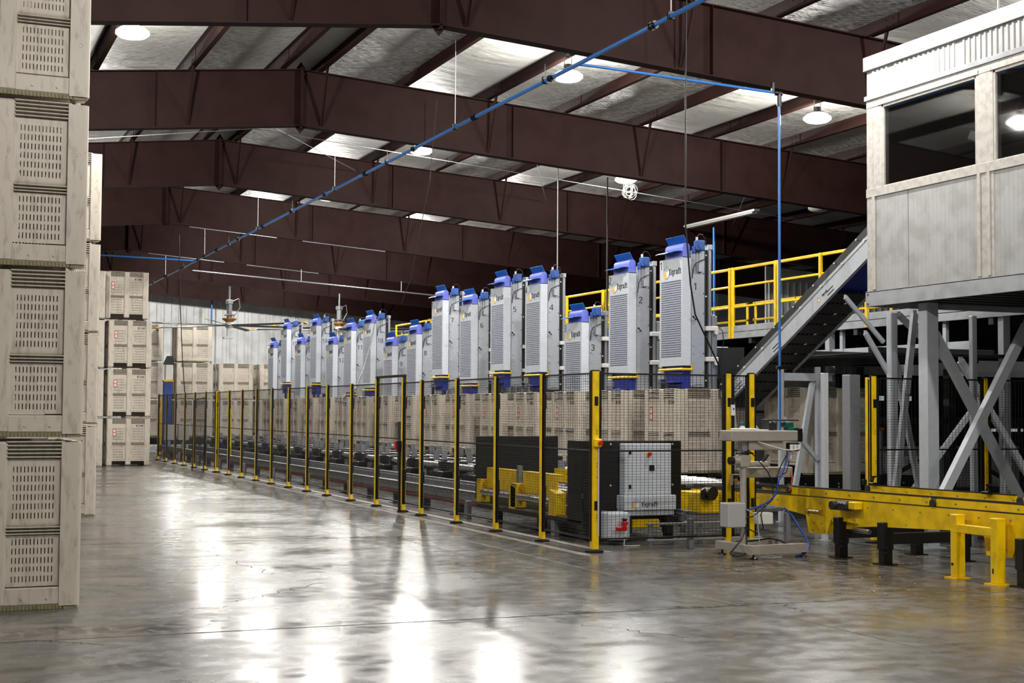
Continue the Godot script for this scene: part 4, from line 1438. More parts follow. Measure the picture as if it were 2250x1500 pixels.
	for x: float in [0.0, 1.1]:
		for z: float in [-1.0, 1.1]:
			var l := MB.new()
			l.cspan(Vector3(x, 0, z), Vector3(x + 0.08, 0.36, z + 0.08), 0.004)
			part("leg", l, M.galvanised, rb)
	var gm := thing("drive_unit", "yellow drive housing with a black gearmotor behind the front mesh", "motor", Vector3(8.9, 0, -15.7))
	var y := MB.new()
	y.cspan(Vector3(-0.15, 0.3, -0.3), Vector3(0.2, 0.55, 0.2), 0.01)
	part("housing", y, M.yellow, gm)
	var k2 := MB.new()
	k2.tube(Vector3(-0.05, 0.55, 0.2), Vector3(-0.05, 0.55, 0.36), 0.07, 16)
	k2.cspan(Vector3(-0.14, 0.46, 0.2), Vector3(0.05, 0.6, 0.28), 0.02)
	part("gearmotor", k2, M.black_plastic, gm)

# ---------------------------------------------------------------- the print stand by the corner
func printer_stand() -> void:
	var t := thing("printer_stand", "stainless wheelless stand holding a label print head, boxes and loose cables", "machine", Vector3(8.0, 0, -13.45))
	var b := MB.new()
	b.bar(Vector3(0.03, 0.1, -0.35), Vector3(0.03, 0.1, 0.4), 0.09, 0.08)
	b.bar(Vector3(-0.02, 0.1, 0.36), Vector3(0.72, 0.1, 0.26), 0.08, 0.09)
	b.bar(Vector3(0.2, 0.1, -0.33), Vector3(0.72, 0.1, -0.38), 0.08, 0.09)
	part("base_frame", b, M.stainless, t)
	for p in [[0.03, -0.28], [0.06, 0.3], [0.7, 0.23], [0.68, -0.36]]:
		var f := MB.new()
		f.lathe([Vector2(0, 0), Vector2(0.045, 0.0), Vector2(0.04, 0.012), Vector2(0.012, 0.02), Vector2(0.01, 0.06), Vector2(0, 0.06)], 14, Vector3(p[0], 0, p[1]))
		part("foot", f, M.black_plastic, t)
	var po := MB.new()
	po.tube(Vector3(0.12, 0.13, 0), Vector3(0.12, 1.04, 0), 0.034, 18)
	po.tube(Vector3(0.12, 0.99, 0), Vector3(0.12, 1.05, 0), 0.05, 18)
	po.cspan(Vector3(0.04, 0.13, -0.07), Vector3(0.2, 0.145, 0.07), 0.004)
	part("column", po, M.stainless, t)
	var cr := MB.new()
	cr.tube(Vector3(0.0, 1.0, 0), Vector3(0.12, 1.0, 0), 0.045, 16)
	cr.tube(Vector3(0.12, 0.965, 0.0), Vector3(0.42, 0.96, 0.0), 0.03, 14)
	cr.cspan(Vector3(0.06, 0.93, -0.06), Vector3(0.18, 1.06, 0.06), 0.012)
	part("cross_clamp", cr, M.stainless, t)
	var kn := MB.new()
	kn.tube(Vector3(-0.05, 1.0, 0), Vector3(0.0, 1.0, 0), 0.04, 14)
	kn.cspan(Vector3(0.06, 1.07, -0.05), Vector3(0.22, 1.085, 0.05), 0.004)
	part("knob", kn, M.black_plastic, t)
	var up := MB.new()
	up.tube(Vector3(0.12, 1.05, 0), Vector3(0.12, 1.2, 0), 0.02, 10)
	up.cspan(Vector3(0.08, 1.1, -0.05), Vector3(0.14, 1.21, 0.05), 0.004)
	part("neck", up, M.aluminium, t)
	var hd := MB.new()
	hd.cspan(Vector3(-0.09, 1.205, -0.14), Vector3(0.72, 1.318, 0.12), 0.008)
	part("print_head", hd, M.stainless, t)
	var h2 := MB.new()
	h2.cspan(Vector3(0.145, 1.112, -0.1), Vector3(0.56, 1.206, 0.08), 0.006)
	part("lower_box", h2, M.stainless, t)
	var lid := MB.new()
	lid.cspan(Vector3(0.02, 1.318, -0.1), Vector3(0.24, 1.34, 0.08), 0.008)
	lid.cspan(Vector3(0.24, 1.318, -0.08), Vector3(0.4, 1.328, 0.06), 0.004)
	part("lid", lid, M.white_plastic, t)
	var be := MB.new()
	be.lathe([Vector2(0.03, 1.34), Vector2(0.026, 1.36), Vector2(0.016, 1.362), Vector2(0.016, 1.372)], 14, Vector3(0.11, 0, 0))
	part("beacon_base", be, M.white_plastic, t)
	var bl := MB.new()
	bl.lathe([Vector2(0.024, 1.37), Vector2(0.024, 1.392), Vector2(0.012, 1.41), Vector2(0, 1.414)], 14, Vector3(0.11, 0, 0))
	part("beacon", bl, M.green, t)
	var ca := MB.new()
	ca.cspan(Vector3(0.4, 1.32, -0.1), Vector3(0.5, 1.42, 0.06), 0.008)
	ca.cspan(Vector3(0.4, 1.42, -0.1), Vector3(0.78, 1.435, 0.04), 0.004)
	part("ink_cassette", ca, M.dark_grey, t)
	var cs := MB.new()
	for x: float in [0.41, 0.46]: cs.tube(Vector3(x, 1.405, 0.06), Vector3(x, 1.405, 0.08), 0.012, 8)
	part("thumb_screws", cs, M.chrome, t)
	var pcb := MB.new()
	pcb.cspan(Vector3(0.62, 1.35, -0.06), Vector3(0.72, 1.4, 0.04), 0.004)
	pcb.cspan(Vector3(0.64, 1.32, -0.04), Vector3(0.78, 1.35, 0.05), 0.004)
	part("circuit_board", pcb, M.green, t)
	var en := MB.new()
	en.cspan(Vector3(0.72, 1.2, -0.12), Vector3(0.78, 1.34, 0.12), 0.006)
	en.cspan(Vector3(0.6, 1.1, 0.06), Vector3(0.73, 1.19, 0.14), 0.01)
	part("nozzle_block", en, M.black_plastic, t)
	var va := MB.new()
	for k in 3: va.cspan(Vector3(0.6 + 0.045 * k, 1.11, 0.14), Vector3(0.635 + 0.045 * k, 1.17, 0.16), 0.004)
	va.tube(Vector3(0.64, 1.02, 0.1), Vector3(0.64, 1.1, 0.1), 0.014, 8)
	part("valves", va, M.white_plastic, t)
	var jb := MB.new()
	jb.cspan(Vector3(-0.13, 0.31, -0.06), Vector3(0.08, 0.565, 0.12), 0.01)
	part("junction_box", jb, M.box_grey, t)
	var gl := MB.new()
	for k in 7: gl.tube(Vector3(0.08, 0.34 + 0.032 * k, 0.05), Vector3(0.115, 0.34 + 0.032 * k, 0.05), 0.012, 8)
	part("cable_glands", gl, M.chrome, t)
	var wb := MB.new()
	wb.cspan(Vector3(0.25, 0.335, -0.02), Vector3(0.425, 0.458, 0.1), 0.008)
	part("small_box", wb, M.white_plastic, t)
	var st := MB.new()
	st.cspan(Vector3(0.65, 0.14, -0.06), Vector3(0.705, 0.44, 0.0), 0.004)
	st.cspan(Vector3(0.3, 0.14, -0.36), Vector3(0.34, 0.34, -0.32), 0.004)
	part("stanchion", st, M.galvanised, t)
	var pd := MB.new()
	pd.cspan(Vector3(0.28, 0.81, -0.35), Vector3(0.86, 0.92, -0.2), 0.006)
	part("photo_box", pd, M.stainless, t)
	var gs := MB.new()
	gs.bar(Vector3(0.32, 0.97, -0.02), Vector3(0.42, 1.04, -0.02), 0.03, 0.01)
	gs.bar(Vector3(0.39, 1.0, -0.03), Vector3(0.44, 1.06, -0.03), 0.05, 0.01)
	part("guide_finger", gs, M.dark_guard, t)
	var w1_0 := MB.new()
	w1_0.path([Vector3(0.6, 1.12, 0.1), Vector3(0.58, 1.02, 0.12), Vector3(0.52, 0.9, 0.14), Vector3(0.46, 0.78, 0.14), Vector3(0.44, 0.66, 0.13), Vector3(0.38, 0.58, 0.1), Vector3(0.25, 0.52, 0.08), Vector3(0.11, 0.48, 0.05)], 0.011, 7)
	part("blue_cable", w1_0, M.cable_blue, t)
	var w1_1 := MB.new()
	w1_1.path([Vector3(0.4, 0.5, -0.1), Vector3(0.5, 0.5, -0.1), Vector3(0.66, 0.49, -0.06), Vector3(0.7, 0.42, 0.02), Vector3(0.74, 0.3, 0.1), Vector3(0.77, 0.18, 0.2), Vector3(0.77, 0.1, 0.25), Vector3(0.7, 0.03, 0.26), Vector3(0.6, 0.01, 0.24)], 0.012, 7)
	part("blue_cable", w1_1, M.cable_blue, t)
	var w2_0 := MB.new()
	w2_0.path([Vector3(0.2, 1.1, 0.0), Vector3(0.28, 0.98, 0.08), Vector3(0.36, 0.88, 0.1), Vector3(0.42, 0.76, 0.1), Vector3(0.42, 0.6, 0.1), Vector3(0.3, 0.5, 0.09), Vector3(0.2, 0.42, 0.06), Vector3(0.11, 0.4, 0.05)], 0.006, 6)
	part("black_cable", w2_0, M.cable_black, t)
	var w2_1 := MB.new()
	w2_1.path([Vector3(0.62, 1.0, 0.1), Vector3(0.58, 0.88, 0.11), Vector3(0.46, 0.82, 0.1), Vector3(0.52, 0.95, 0.1), Vector3(0.6, 1.08, 0.1)], 0.006, 6)
	part("black_cable", w2_1, M.cable_black, t)
	var w2_2 := MB.new()
	w2_2.path([Vector3(0.1, 0.36, 0.06), Vector3(0.06, 0.28, 0.14), Vector3(-0.02, 0.2, 0.2), Vector3(-0.12, 0.11, 0.22), Vector3(-0.16, 0.06, 0.2), Vector3(-0.12, 0.02, 0.22), Vector3(-0.02, 0.05, 0.26), Vector3(0.04, 0.15, 0.2), Vector3(0.1, 0.34, 0.08)], 0.008, 6)
	part("black_cable", w2_2, M.cable_black, t)
	var w2_3 := MB.new()
	w2_3.path([Vector3(0.13, 0.16, 0.06), Vector3(0.3, 0.165, 0.0), Vector3(0.46, 0.18, -0.03), Vector3(0.58, 0.15, 0.0), Vector3(0.66, 0.1, 0.05)], 0.01, 6)
	part("black_cable", w2_3, M.cable_black, t)
	var w2_4 := MB.new()
	w2_4.path([Vector3(0.32, 0.55, 0.1), Vector3(0.26, 0.44, 0.12), Vector3(0.28, 0.34, 0.12), Vector3(0.3, 0.3, 0.1), Vector3(0.24, 0.24, 0.08), Vector3(0.13, 0.3, 0.06)], 0.006, 6)
	part("black_cable", w2_4, M.cable_black, t)
	var w3_0 := MB.new()
	w3_0.path([Vector3(0.24, 1.2, 0.1), Vector3(0.35, 1.16, 0.14), Vector3(0.5, 1.12, 0.16), Vector3(0.62, 1.11, 0.17), Vector3(0.71, 1.125, 0.16), Vector3(0.72, 1.16, 0.14)], 0.008, 6)
	part("white_cable", w3_0, M.cable_white, t)
	var w3_1 := MB.new()
	w3_1.path([Vector3(0.11, 0.5, 0.05), Vector3(0.18, 0.46, 0.09), Vector3(0.22, 0.38, 0.1), Vector3(0.25, 0.32, 0.08), Vector3(0.25, 0.2, 0.1), Vector3(0.26, 0.11, 0.1)], 0.005, 6)
	part("white_cable", w3_1, M.cable_white, t)
	var w3_2 := MB.new()
	w3_2.path([Vector3(0.1, 0.02, 0.3), Vector3(0.25, 0.012, 0.34), Vector3(0.4, 0.012, 0.3), Vector3(0.3, 0.02, 0.24), Vector3(0.15, 0.014, 0.26)], 0.006, 6)
	part("white_cable", w3_2, M.cable_white, t)
	var w4 := MB.new()
	w4.path([Vector3(0.83, 0.88, -0.2), Vector3(0.84, 0.8, -0.18), Vector3(0.835, 0.72, -0.2), Vector3(0.83, 0.66, -0.22)], 0.008, 6)
	part("orange_cable", w4, M.orange, t)
	var df := MB.new()
	for k in 9: df.span(Vector3(0.4 + k * 0.028, 0.46, -0.12), Vector3(0.416 + k * 0.028, 0.5, -0.04))
	df.span(Vector3(0.39, 0.47, -0.12), Vector3(0.66, 0.48, -0.04))
	part("cable_tray", df, M.galvanised, t)

# ---------------------------------------------------------------- the raised control cabin
func cabin() -> void:
	var X := 10.4; var Z0 := -14.42; var Z1 := -7.6; var D := 3.0
	var t := thing("control_cabin", "raised pale grey control cabin with large windows on steel legs", "cabin", Vector3(X, 2.755, Z0))
	var L := Z1 - Z0
	var fb := MB.new()
	fb.cspan(Vector3(-0.02, 0, -0.02), Vector3(0.0, 0.175, L), 0.003)
	fb.cspan(Vector3(-0.02, 0.16, -0.02), Vector3(0.06, 0.178, L), 0.003)
	fb.cspan(Vector3(0.0, 0.0, -0.02), Vector3(D, 0.175, 0.0), 0.003)
	part("floor_beam", fb, M.beam_grey, t)
	var fbb := MB.new()
	for y: float in [0.03, 0.14]:
		for z: float in [0.03]: fbb.tube(Vector3(-0.028, y, z), Vector3(-0.02, y, z), 0.012, 8)
	part("beam_bolts", fbb, M.dark_guard, t)
	var un := MB.new()
	for k in 22: un.span(Vector3(0.02, 0.06, 0.05 + k * 0.3), Vector3(D, 0.12, 0.2 + k * 0.3))
	un.span(Vector3(0.0, 0.1, 0.0), Vector3(D, 0.16, L))
	part("underfloor", un, M.dark_grey, t)
	var body := MB.new()                                # shell round the room: back, far end, ceiling, floor
	body.span(Vector3(0.03, 0.175, 0.0), Vector3(D, 2.93, 0.06))
	body.span(Vector3(D - 0.06, 0.175, 0.0), Vector3(D, 2.95, L))
	body.span(Vector3(0.03, 2.62, 0.0), Vector3(D, 2.93, L))
	body.span(Vector3(0.03, 0.12, 0.0), Vector3(D, 0.18, L))
	body.span(Vector3(0.0, 0.175, L - 0.06), Vector3(D, 2.93, L))
	part("shell", body, M.dark_grey, t)
	var fa := MB.new()
	fa.cspan(Vector3(-0.035, 2.785, -0.03), Vector3(0.02, 2.955, L), 0.006)
	part("fascia", fa, M.cabin_white, t)
	var co := MB.new()                                  # ribbed sheet below the fascia
	co.span(Vector3(0.0, 2.44, 0.0), Vector3(0.02, 2.8, L))
	var k3 := 0
	while k3 * 0.085 < L:
		if k3 != 5 and k3 % 19 != 0: co.prism([Vector2(0, 0), Vector2(0.05, 0), Vector2(0.038, 0.012), Vector2(0.012, 0.012)], Vector3(0.0, 2.485, 0.02 + k3 * 0.085), Vector3(0, 0, 1), Vector3(-1, 0, 0), Vector3(0, 0.305, 0))
		k3 += 1
	part("ribbed_band", co, M.cabin_white, t)
	var gs := MB.new()
	gs.cspan(Vector3(-0.03, 2.43, -0.02), Vector3(0.0, 2.488, L), 0.004)
	part("drip_strip", gs, M.beam_grey, t)
	var tr := MB.new()                                  # window and wall trim
	var wy0 := 1.375; var wy1 := 2.34
	tr.cspan(Vector3(-0.012, wy1, -0.0), Vector3(0.03, 2.435, L), 0.004)
	tr.cspan(Vector3(-0.02, 1.28, 0.0), Vector3(0.03, wy0 + 0.01, L), 0.004)
	tr.cspan(Vector3(-0.008, 0.178, 0.0), Vector3(0.03, 2.44, 0.13), 0.004)
	tr.cspan(Vector3(-0.022, 0.19, 0.11), Vector3(0.0, 1.3, 0.165), 0.004)
	var bays := [[0.29, 1.93], [2.2, 3.84], [4.1, 5.74]]
	for b in bays:
		tr.cspan(Vector3(-0.008, 0.178, b[1]), Vector3(0.03, 2.44, b[1] + 0.27), 0.004)
		tr.cspan(Vector3(-0.022, 0.19, b[1] + 0.02), Vector3(0.0, 1.3, b[1] + 0.07), 0.004)
		tr.cspan(Vector3(-0.022, 0.19, b[1] + 0.17), Vector3(0.0, 1.3, b[1] + 0.22), 0.004)
		tr.cspan(Vector3(-0.02, wy1 - 0.0, b[0] - 0.05), Vector3(0.0, wy1 + 0.05, b[1] + 0.05), 0.004)
	tr.cspan(Vector3(-0.008, wy0, 0.12), Vector3(0.03, wy1, 0.29), 0.004)
	part("trim", tr, M.cabin_trim, t)
	var lp := MB.new()
	for b in [[0.16, 0.76], [0.768, 1.95], [2.12, 3.86], [4.03, 5.76], [5.9, L]]:
		lp.cspan(Vector3(0.0, 0.178, b[0]), Vector3(0.025, 1.29, b[1]), 0.004)
		var z: float = b[0] + 0.03
		while z < b[1] - 0.04:
			lp.cspan(Vector3(-0.0012, 0.185, z), Vector3(0.001, 1.285, z + 0.0655), 0.001)
			z += 0.068
	part("wall_panel", lp, M.cabin_white, t)
	for b in bays:
		var fr := MB.new()
		fr.cspan(Vector3(-0.004, wy0, b[0]), Vector3(0.03, wy1, b[0] + 0.03), 0.003)
		fr.cspan(Vector3(-0.004, wy0, b[1] - 0.02), Vector3(0.03, wy1, b[1]), 0.003)
		fr.cspan(Vector3(-0.004, wy1 - 0.03, b[0]), Vector3(0.03, wy1, b[1]), 0.003)
		fr.cspan(Vector3(-0.004, wy0, b[0]), Vector3(0.03, wy0 + 0.02, b[1]), 0.003)
		var f := part("window_frame", fr, M.cabin_trim, t)
		var pn := MB.new()
		pn.span(Vector3(0.012, wy0 + 0.02, b[0] + 0.03), Vector3(0.018, wy1 - 0.03, b[1] - 0.02))
		part("pane", pn, M.glass, f)
		var pn2 := MB.new()
		pn2.span(Vector3(0.03, wy0 + 0.02, b[0] + 0.03), Vector3(0.036, wy1 - 0.03, b[1] - 0.02))
		part("pane", pn2, M.glass, f)
	var cc := MB.new()
	cc.cbox(Vector3(0.55, 1.8, 1.35), Vector3(0.1, 0.1, 0.28), 0.01, Basis(Vector3.UP, 0.9) * Basis(Vector3.RIGHT, 0.4))
	cc.path([Vector3(0.55, 1.76, 1.38), Vector3(0.55, 1.66, 1.45), Vector3(0.55, 1.66, 1.6), Vector3(0.55, 1.9, 1.62)], 0.018, 8)
	var cv := thing("surveillance_camera", "small bullet camera on a bracket behind the cabin window", "camera", Vector3(X, 2.755, Z0))
	part("body", cc, M.box_grey, cv)
	# legs and bracing under the cabin
	var leg := thing("cabin_leg", "thick square grey steel leg under the near corner of the cabin", "column", Vector3(10.64, 0, -13.62))
	var l := MB.new()
	l.cspan(Vector3(-0.08, 0.015, -0.08), Vector3(0.08, 2.76, 0.08), 0.006)
	l.span(Vector3(-0.13, 0, -0.13), Vector3(0.13, 0.015, 0.13))
	part("tube", l, M.white_frame, leg)
	var legs := [[10.64, -9.0, "thick square grey steel leg under the camera end of the cabin"], [13.2, -13.62, "thick square grey steel leg at the rear corner of the cabin"]]
	for q in legs: dup(leg, "cabin_leg", q[2], Vector3(q[0], 0, q[1]))
	braces([[Vector3(10.75, 2.42, -13.66), Vector3(12.1, 0.3, -13.66), 0.1, "broad grey diagonal brace falling to the right from the cabin leg"],
		[Vector3(11.5, 2.5, -13.0), Vector3(10.25, 0.5, -13.0), 0.1, "broad pale diagonal brace crossing it down to the left"]])

func braces(list: Array) -> void:
	for q in list:
		var t := thing("diagonal_brace", q[3], "brace", q[0])
		var b := MB.new()
		b.bar(Vector3.ZERO, q[1] - q[0], q[2], q[2] * 0.8, Vector3.BACK)
		part("tube", b, M.white_frame, t)
		var e := MB.new()
		e.cbox(Vector3(0, 0, 0), Vector3(q[2] * 0.8, q[2] * 1.2, q[2] * 0.3), 0.004)
		part("end_plate", e, M.white_frame, t)

func column(called: String, label: String, at: Vector3, w: float, h: float, m: Material) -> void:
	var t := thing(called, label, "column", at)
	var b := MB.new()
	b.cspan(Vector3(-w / 2, 0.012, -w / 2), Vector3(w / 2, h, w / 2), 0.006)
	part("tube", b, m, t)
	var f := MB.new()
	f.span(Vector3(-w * 0.8, 0, -w * 0.8), Vector3(w * 0.8, 0.012, w * 0.8))
	part("base_plate", f, m, t)

# ---------------------------------------------------------------- inclined belt conveyor under the cabin's far end
func incline() -> void:
	var t := thing("incline_conveyor", "steep grey elevator conveyor with black belt edge rising behind the cabin", "conveyor", Vector3(11.2, 0, -19.1))
	var dirv := Vector3(0, sin(deg_to_rad(27.9)), cos(deg_to_rad(27.9)))
	var nrm := Vector3(0, dirv.z, -dirv.y)
	var o := Vector3(0, 1.58, 0.0)                      # lower edge of the side plate at its foot
	var Lg := 4.75
	var W := 0.56
	var B := Basis(Vector3(1, 0, 0), nrm, Vector3(1, 0, 0).cross(nrm))
	var up := func(x: float, a: float, b: float) -> Vector3: return o + Vector3(x, 0, 0) + dirv * a + nrm * b
	for s: float in [0.0, W]:
		var sp := MB.new()
		sp.cbox(up.call(s + 0.008, Lg / 2, 0.105), Vector3(0.016, 0.21, Lg), 0.003, B)
		sp.cbox(up.call(s + 0.02, Lg / 2, 0.006), Vector3(0.05, 0.012, Lg), 0.003, B)
		part("side_plate", sp, M.white_frame, t)
		var fl := MB.new()
		fl.cbox(up.call(s + 0.008, Lg / 2, 0.235), Vector3(0.03, 0.05, Lg), 0.004, B)
		part("edge_profile", fl, M.aluminium, t)
		var rb := MB.new()
		rb.cbox(up.call(s + 0.01, Lg / 2, 0.31), Vector3(0.012, 0.12, Lg), 0.003, B)
		part("skirt", rb, M.black, t)
	var bt := MB.new()
	for k in 9: bt.tube(up.call(-0.004, 0.25 + 0.55 * k, 0.235), up.call(-0.018, 0.25 + 0.55 * k, 0.235), 0.018, 10)
	for k in 9: bt.tube(up.call(0.0, 0.1 + 0.55 * k, 0.34), up.call(-0.012, 0.1 + 0.55 * k, 0.34), 0.012, 8)
	part("knobs", bt, M.white_plastic, t)
	var sl := MB.new()
	for a: float in [0.35, 0.55, 1.65, 3.15]:
		for d: float in [0.05, 0.1]: sl.cbox(up.call(-0.001, a, d), Vector3(0.004, 0.014, 0.16), 0.001, B)
	part("slots", sl, M.black, t)
	var be := MB.new()
	be.cbox(up.call(W / 2, Lg / 2, 0.2), Vector3(W - 0.03, 0.02, Lg), 0.004, B)
	be.cbox(up.call(W / 2, 3.9, 0.06), Vector3(W - 0.04, 0.02, 1.7), 0.004, B)
	part("belt", be, M.belt_navy, t)
	var pan := MB.new()                                  # drip pan with slotted holes under the lower part
	var a0 := 0.0
	while a0 < 3.0:
		pan.cbox(up.call(W / 2, a0 + 0.11, 0.012), Vector3(W, 0.01, 0.22), 0.002, B)
		for k in 8: pan.cbox(up.call(0.04 + k * 0.068, a0 + 0.245, 0.012), Vector3(0.022, 0.01, 0.05), 0.002, B)
		a0 += 0.27
	part("drip_pan", pan, M.dark_guard, t)
	logo(t, up.call(-0.001, 2.86, 0.11), 0.07, -PI / 2)
	var tx := words("Eqraft", 0.03, M.black_print, t, up.call(-0.003, 3.02, 0.115), -PI / 2, true, "lettering", 700)
	tx.basis = Basis(dirv, nrm, Vector3(-1, 0, 0))
	var ho := MB.new()                                   # hopper at the foot, by the first filling head
	ho.prism([Vector2(0.1, 2.0), Vector2(1.0, 2.0), Vector2(1.0, 2.48), Vector2(0.1, 2.5)], Vector3(0.55, 0, 0.0), Vector3(0, 0, 1), Vector3.UP, Vector3(-0.02, 0, 0))
	ho.prism([Vector2(0.0, 2.02), Vector2(0.55, 2.02), Vector2(0.55, 2.5), Vector2(0.0, 2.48)], Vector3(0.0, 0, -0.35), Vector3.RIGHT, Vector3.UP, Vector3(0, 0, 0.02))
	part("hopper", ho, M.dark_guard, t)
	var ch := MB.new()
	ch.prism([Vector2(-0.1, 1.82), Vector2(0.2, 1.98), Vector2(0.35, 1.2), Vector2(0.1, 0.9), Vector2(-0.05, 1.4)], Vector3(0.03, 0, 0), Vector3(0, 0, 1), Vector3.UP, Vector3(-0.02, 0, 0))
	part("chute_plate", ch, M.white_frame, t)
	var ms := MB.new()
	ms.cspan(Vector3(0.02, 2.06, -0.42), Vector3(0.3, 2.5, -0.38), 0.006)
	part("mounting_plate", ms, M.plate_grey, t)
	var dm := MB.new()
	dm.tube(Vector3(0.35, 2.36, 0.72), Vector3(0.6, 2.36, 0.72), 0.09, 16)
	part("drum_motor", dm, M.motor_blue, t)
	# trestle carrying it
	for s in [[11.15, "left"], [11.75, "right"]]:
		column("trestle_post", "slim pale square post, the %s one of the trestle under the steep conveyor" % s[0 + 1], Vector3(s[0] + 0.02, 0, -17.5), 0.065, 2.15, M.white_frame)
	var tb := thing("trestle_beam", "pale crossbar joining the two trestle posts under the steep conveyor", "beam", Vector3(11.16, 1.95, -17.5))
	var b := MB.new()
	b.cspan(Vector3(0.03, 0, -0.03), Vector3(0.6, 0.11, 0.03), 0.005)
	b.cspan(Vector3(0.62, 0.0, -0.05), Vector3(0.85, 0.012, 0.05), 0.002)
	b.cspan(Vector3(0.62, 0.1, -0.05), Vector3(0.85, 0.112, 0.05), 0.002)
	b.span(Vector3(0.62, 0.0, -0.006), Vector3(0.85, 0.11, 0.006))
	part("tube", b, M.white_frame, tb)
	braces([[Vector3(11.68, 1.92, -17.5), Vector3(11.4, 0.5, -17.5), 0.07, "slim pale strut leaning between the trestle posts"],
		[Vector3(11.2, 1.42, -17.46), Vector3(11.74, 0.85, -17.46), 0.055, "slim pale strut crossing low between the trestle posts"],
		[Vector3(10.98, 2.98, -15.7), Vector3(11.56, 2.42, -15.7), 0.05, "slim stay from the steep conveyor's side to the white column"],
		[Vector3(11.3, 1.42, -18.6), Vector3(11.5, 1.15, -18.5), 0.06, "short pale strut seen through the mesh beside the steep conveyor's foot"]])

# ---------------------------------------------------------------- mezzanine with yellow rails behind the line
func mezzanine() -> void:
	var X := 14.0
	var t := thing("mezzanine", "grey steel mezzanine deck running behind the filling line", "platform", Vector3(X, 2.86, -17.0))
	var Lz := -30.0
	var e := MB.new()
	e.cspan(Vector3(-0.03, 0.0, Lz), Vector3(0.0, 0.115, 2.6), 0.004)
	e.cspan(Vector3(-0.03, 0.125, Lz), Vector3(0.0, 0.235, 2.6), 0.004)
	part("edge_beam", e, M.beam_grey, t)
	var d := MB.new()
	d.span(Vector3(0.0, 0.06, Lz), Vector3(10.4, 0.12, 2.6))
	for k in 20: d.span(Vector3(0.0, -0.1, Lz + k * 1.6), Vector3(10.4, 0.06, Lz + k * 1.6 + 0.1))
	part("deck", d, M.dark_grey, t)
	# railing sections: posts with top, knee and toe rails
	var secs := [[-19.4, -21.95], [-22.05, -23.5], [-23.6, -28.8], [-29.0, -30.9], [-31.0, -40.4], [-40.5, -43.8]]
	for i in secs.size():
		var z0: float = secs[i][0]
		var z1: float = secs[i][1]
		var r := thing("guard_rail", "yellow pipe guard rail on the mezzanine edge, section %s from the cabin" % ORD[i], "railing", Vector3(X, 2.86, z0))
		var len := z0 - z1
		var n := maxi(1, int(round(len / 1.5)))
		for y in [[1.31, 0.05], [0.98, 0.038], [0.6, 0.038]]:
			var q := MB.new()
			q.cspan(Vector3(-0.025, y[0] - y[1], -len), Vector3(0.025, y[0], 0), 0.008)
			part("rail", q, M.yellow, r)
		for k in n + 1:
			var z := -len * k / n
			var q := MB.new()
			q.cspan(Vector3(-0.055, 0.0 if k == 0 or k == n else 0.2, z - 0.03), Vector3(-0.0, 1.31, z + 0.03), 0.006)
			part("post", q, M.yellow, r)
	for i in 2:                                          # inner rails across the deck
		var r := thing("guard_rail", "lower yellow guard rail standing further in on the mezzanine, %s" % ["nearer", "farther"][i], "railing", Vector3(X + 0.9, 3.0, -20.0 - i * 4.5))
		for y: float in [0.3, 0.62]:
			var q := MB.new()
			q.cspan(Vector3(-0.02, y - 0.04, -4.3), Vector3(0.02, y, 0), 0.006)
			part("rail", q, M.yellow, r)
		for k in 4:
			var q := MB.new()
			q.cspan(Vector3(-0.02, 0.0, -k * 1.4 - 0.04), Vector3(0.02, 0.62, -k * 1.4), 0.006)
			part("post", q, M.yellow, r)
	for p in [[14.1, -16.4, "nearest the cabin"], [14.1, -20.6, "behind the steep conveyor"], [14.1, -26.0, "behind the first filling heads"], [14.1, -33.0, "behind the middle filling heads"], [14.1, -40.0, "behind the far filling heads"]]:
		column("mezzanine_column", "pale square column holding up the mezzanine, %s" % p[2], Vector3(p[0], 0, p[1]), 0.12, 2.87, M.white_frame)
	# lower conveyor beam slung under the deck
	var lb := thing("hung_conveyor", "pale conveyor side beam slung below the mezzanine", "conveyor", Vector3(14.1, 2.36, -18.6))
	var b := MB.new()
	b.cspan(Vector3(0, 0, -3.0), Vector3(0.03, 0.2, 1.6), 0.004)
	part("side_beam", b, M.white_frame, lb)
	var h := MB.new()
	for z: float in [-1.7, 0.9]: h.cspan(Vector3(-0.02, 0.1, z), Vector3(0.04, 0.52, z + 0.08), 0.004)
	part("hanger", h, M.white_frame, lb)
	var lbb := MB.new()
	lbb.cspan(Vector3(0.02, 0.02, -3.0), Vector3(0.8, 0.12, 1.6), 0.01)
	part("belt", lbb, M.black, lb)
	var tray := thing("catch_tray", "black underside of a wide belt deck hanging behind the steep conveyor", "conveyor", Vector3(11.95, 2.28, -16.3))
	var ty := MB.new()
	ty.cspan(Vector3(0, 0, -8.0), Vector3(2.1, 0.05, 0), 0.006)
	part("deck", ty, M.black, tray)
	var ty2 := MB.new()
	for k in 6: ty2.cspan(Vector3(0.02, 0.05, -0.3 - k * 1.5), Vector3(2.08, 0.12, -0.2 - k * 1.5), 0.006)
	part("cross_ribs", ty2, M.dark_grey, tray)
	# inner partition seen above the deck
	var pa := thing("partition", "grey ribbed metal partition behind the mezzanine rails", "partition", Vector3(21.2, 0, -34.0))
	var pw := MB.new()
	pw.prism([Vector2(0, 0), Vector2(4.8, 0), Vector2(4.8, 5.1), Vector2(0, 5.45)], Vector3.ZERO, Vector3.RIGHT, Vector3.UP, Vector3(0, 0, 0.06))
	part("wall_sheet", pw, M.wall_white, pa)
	var pr := MB.new()
	for k in 24: pr.prism([Vector2(-0.03, 0), Vector2(0.03, 0), Vector2(0.015, 0.03), Vector2(-0.015, 0.03)], Vector3(0.1 + k * 0.2, 0, 0.06), Vector3.RIGHT, Vector3(0, 0, 1), Vector3(0, 5.05, 0))
	part("ribs", pr, M.wall_white, pa)

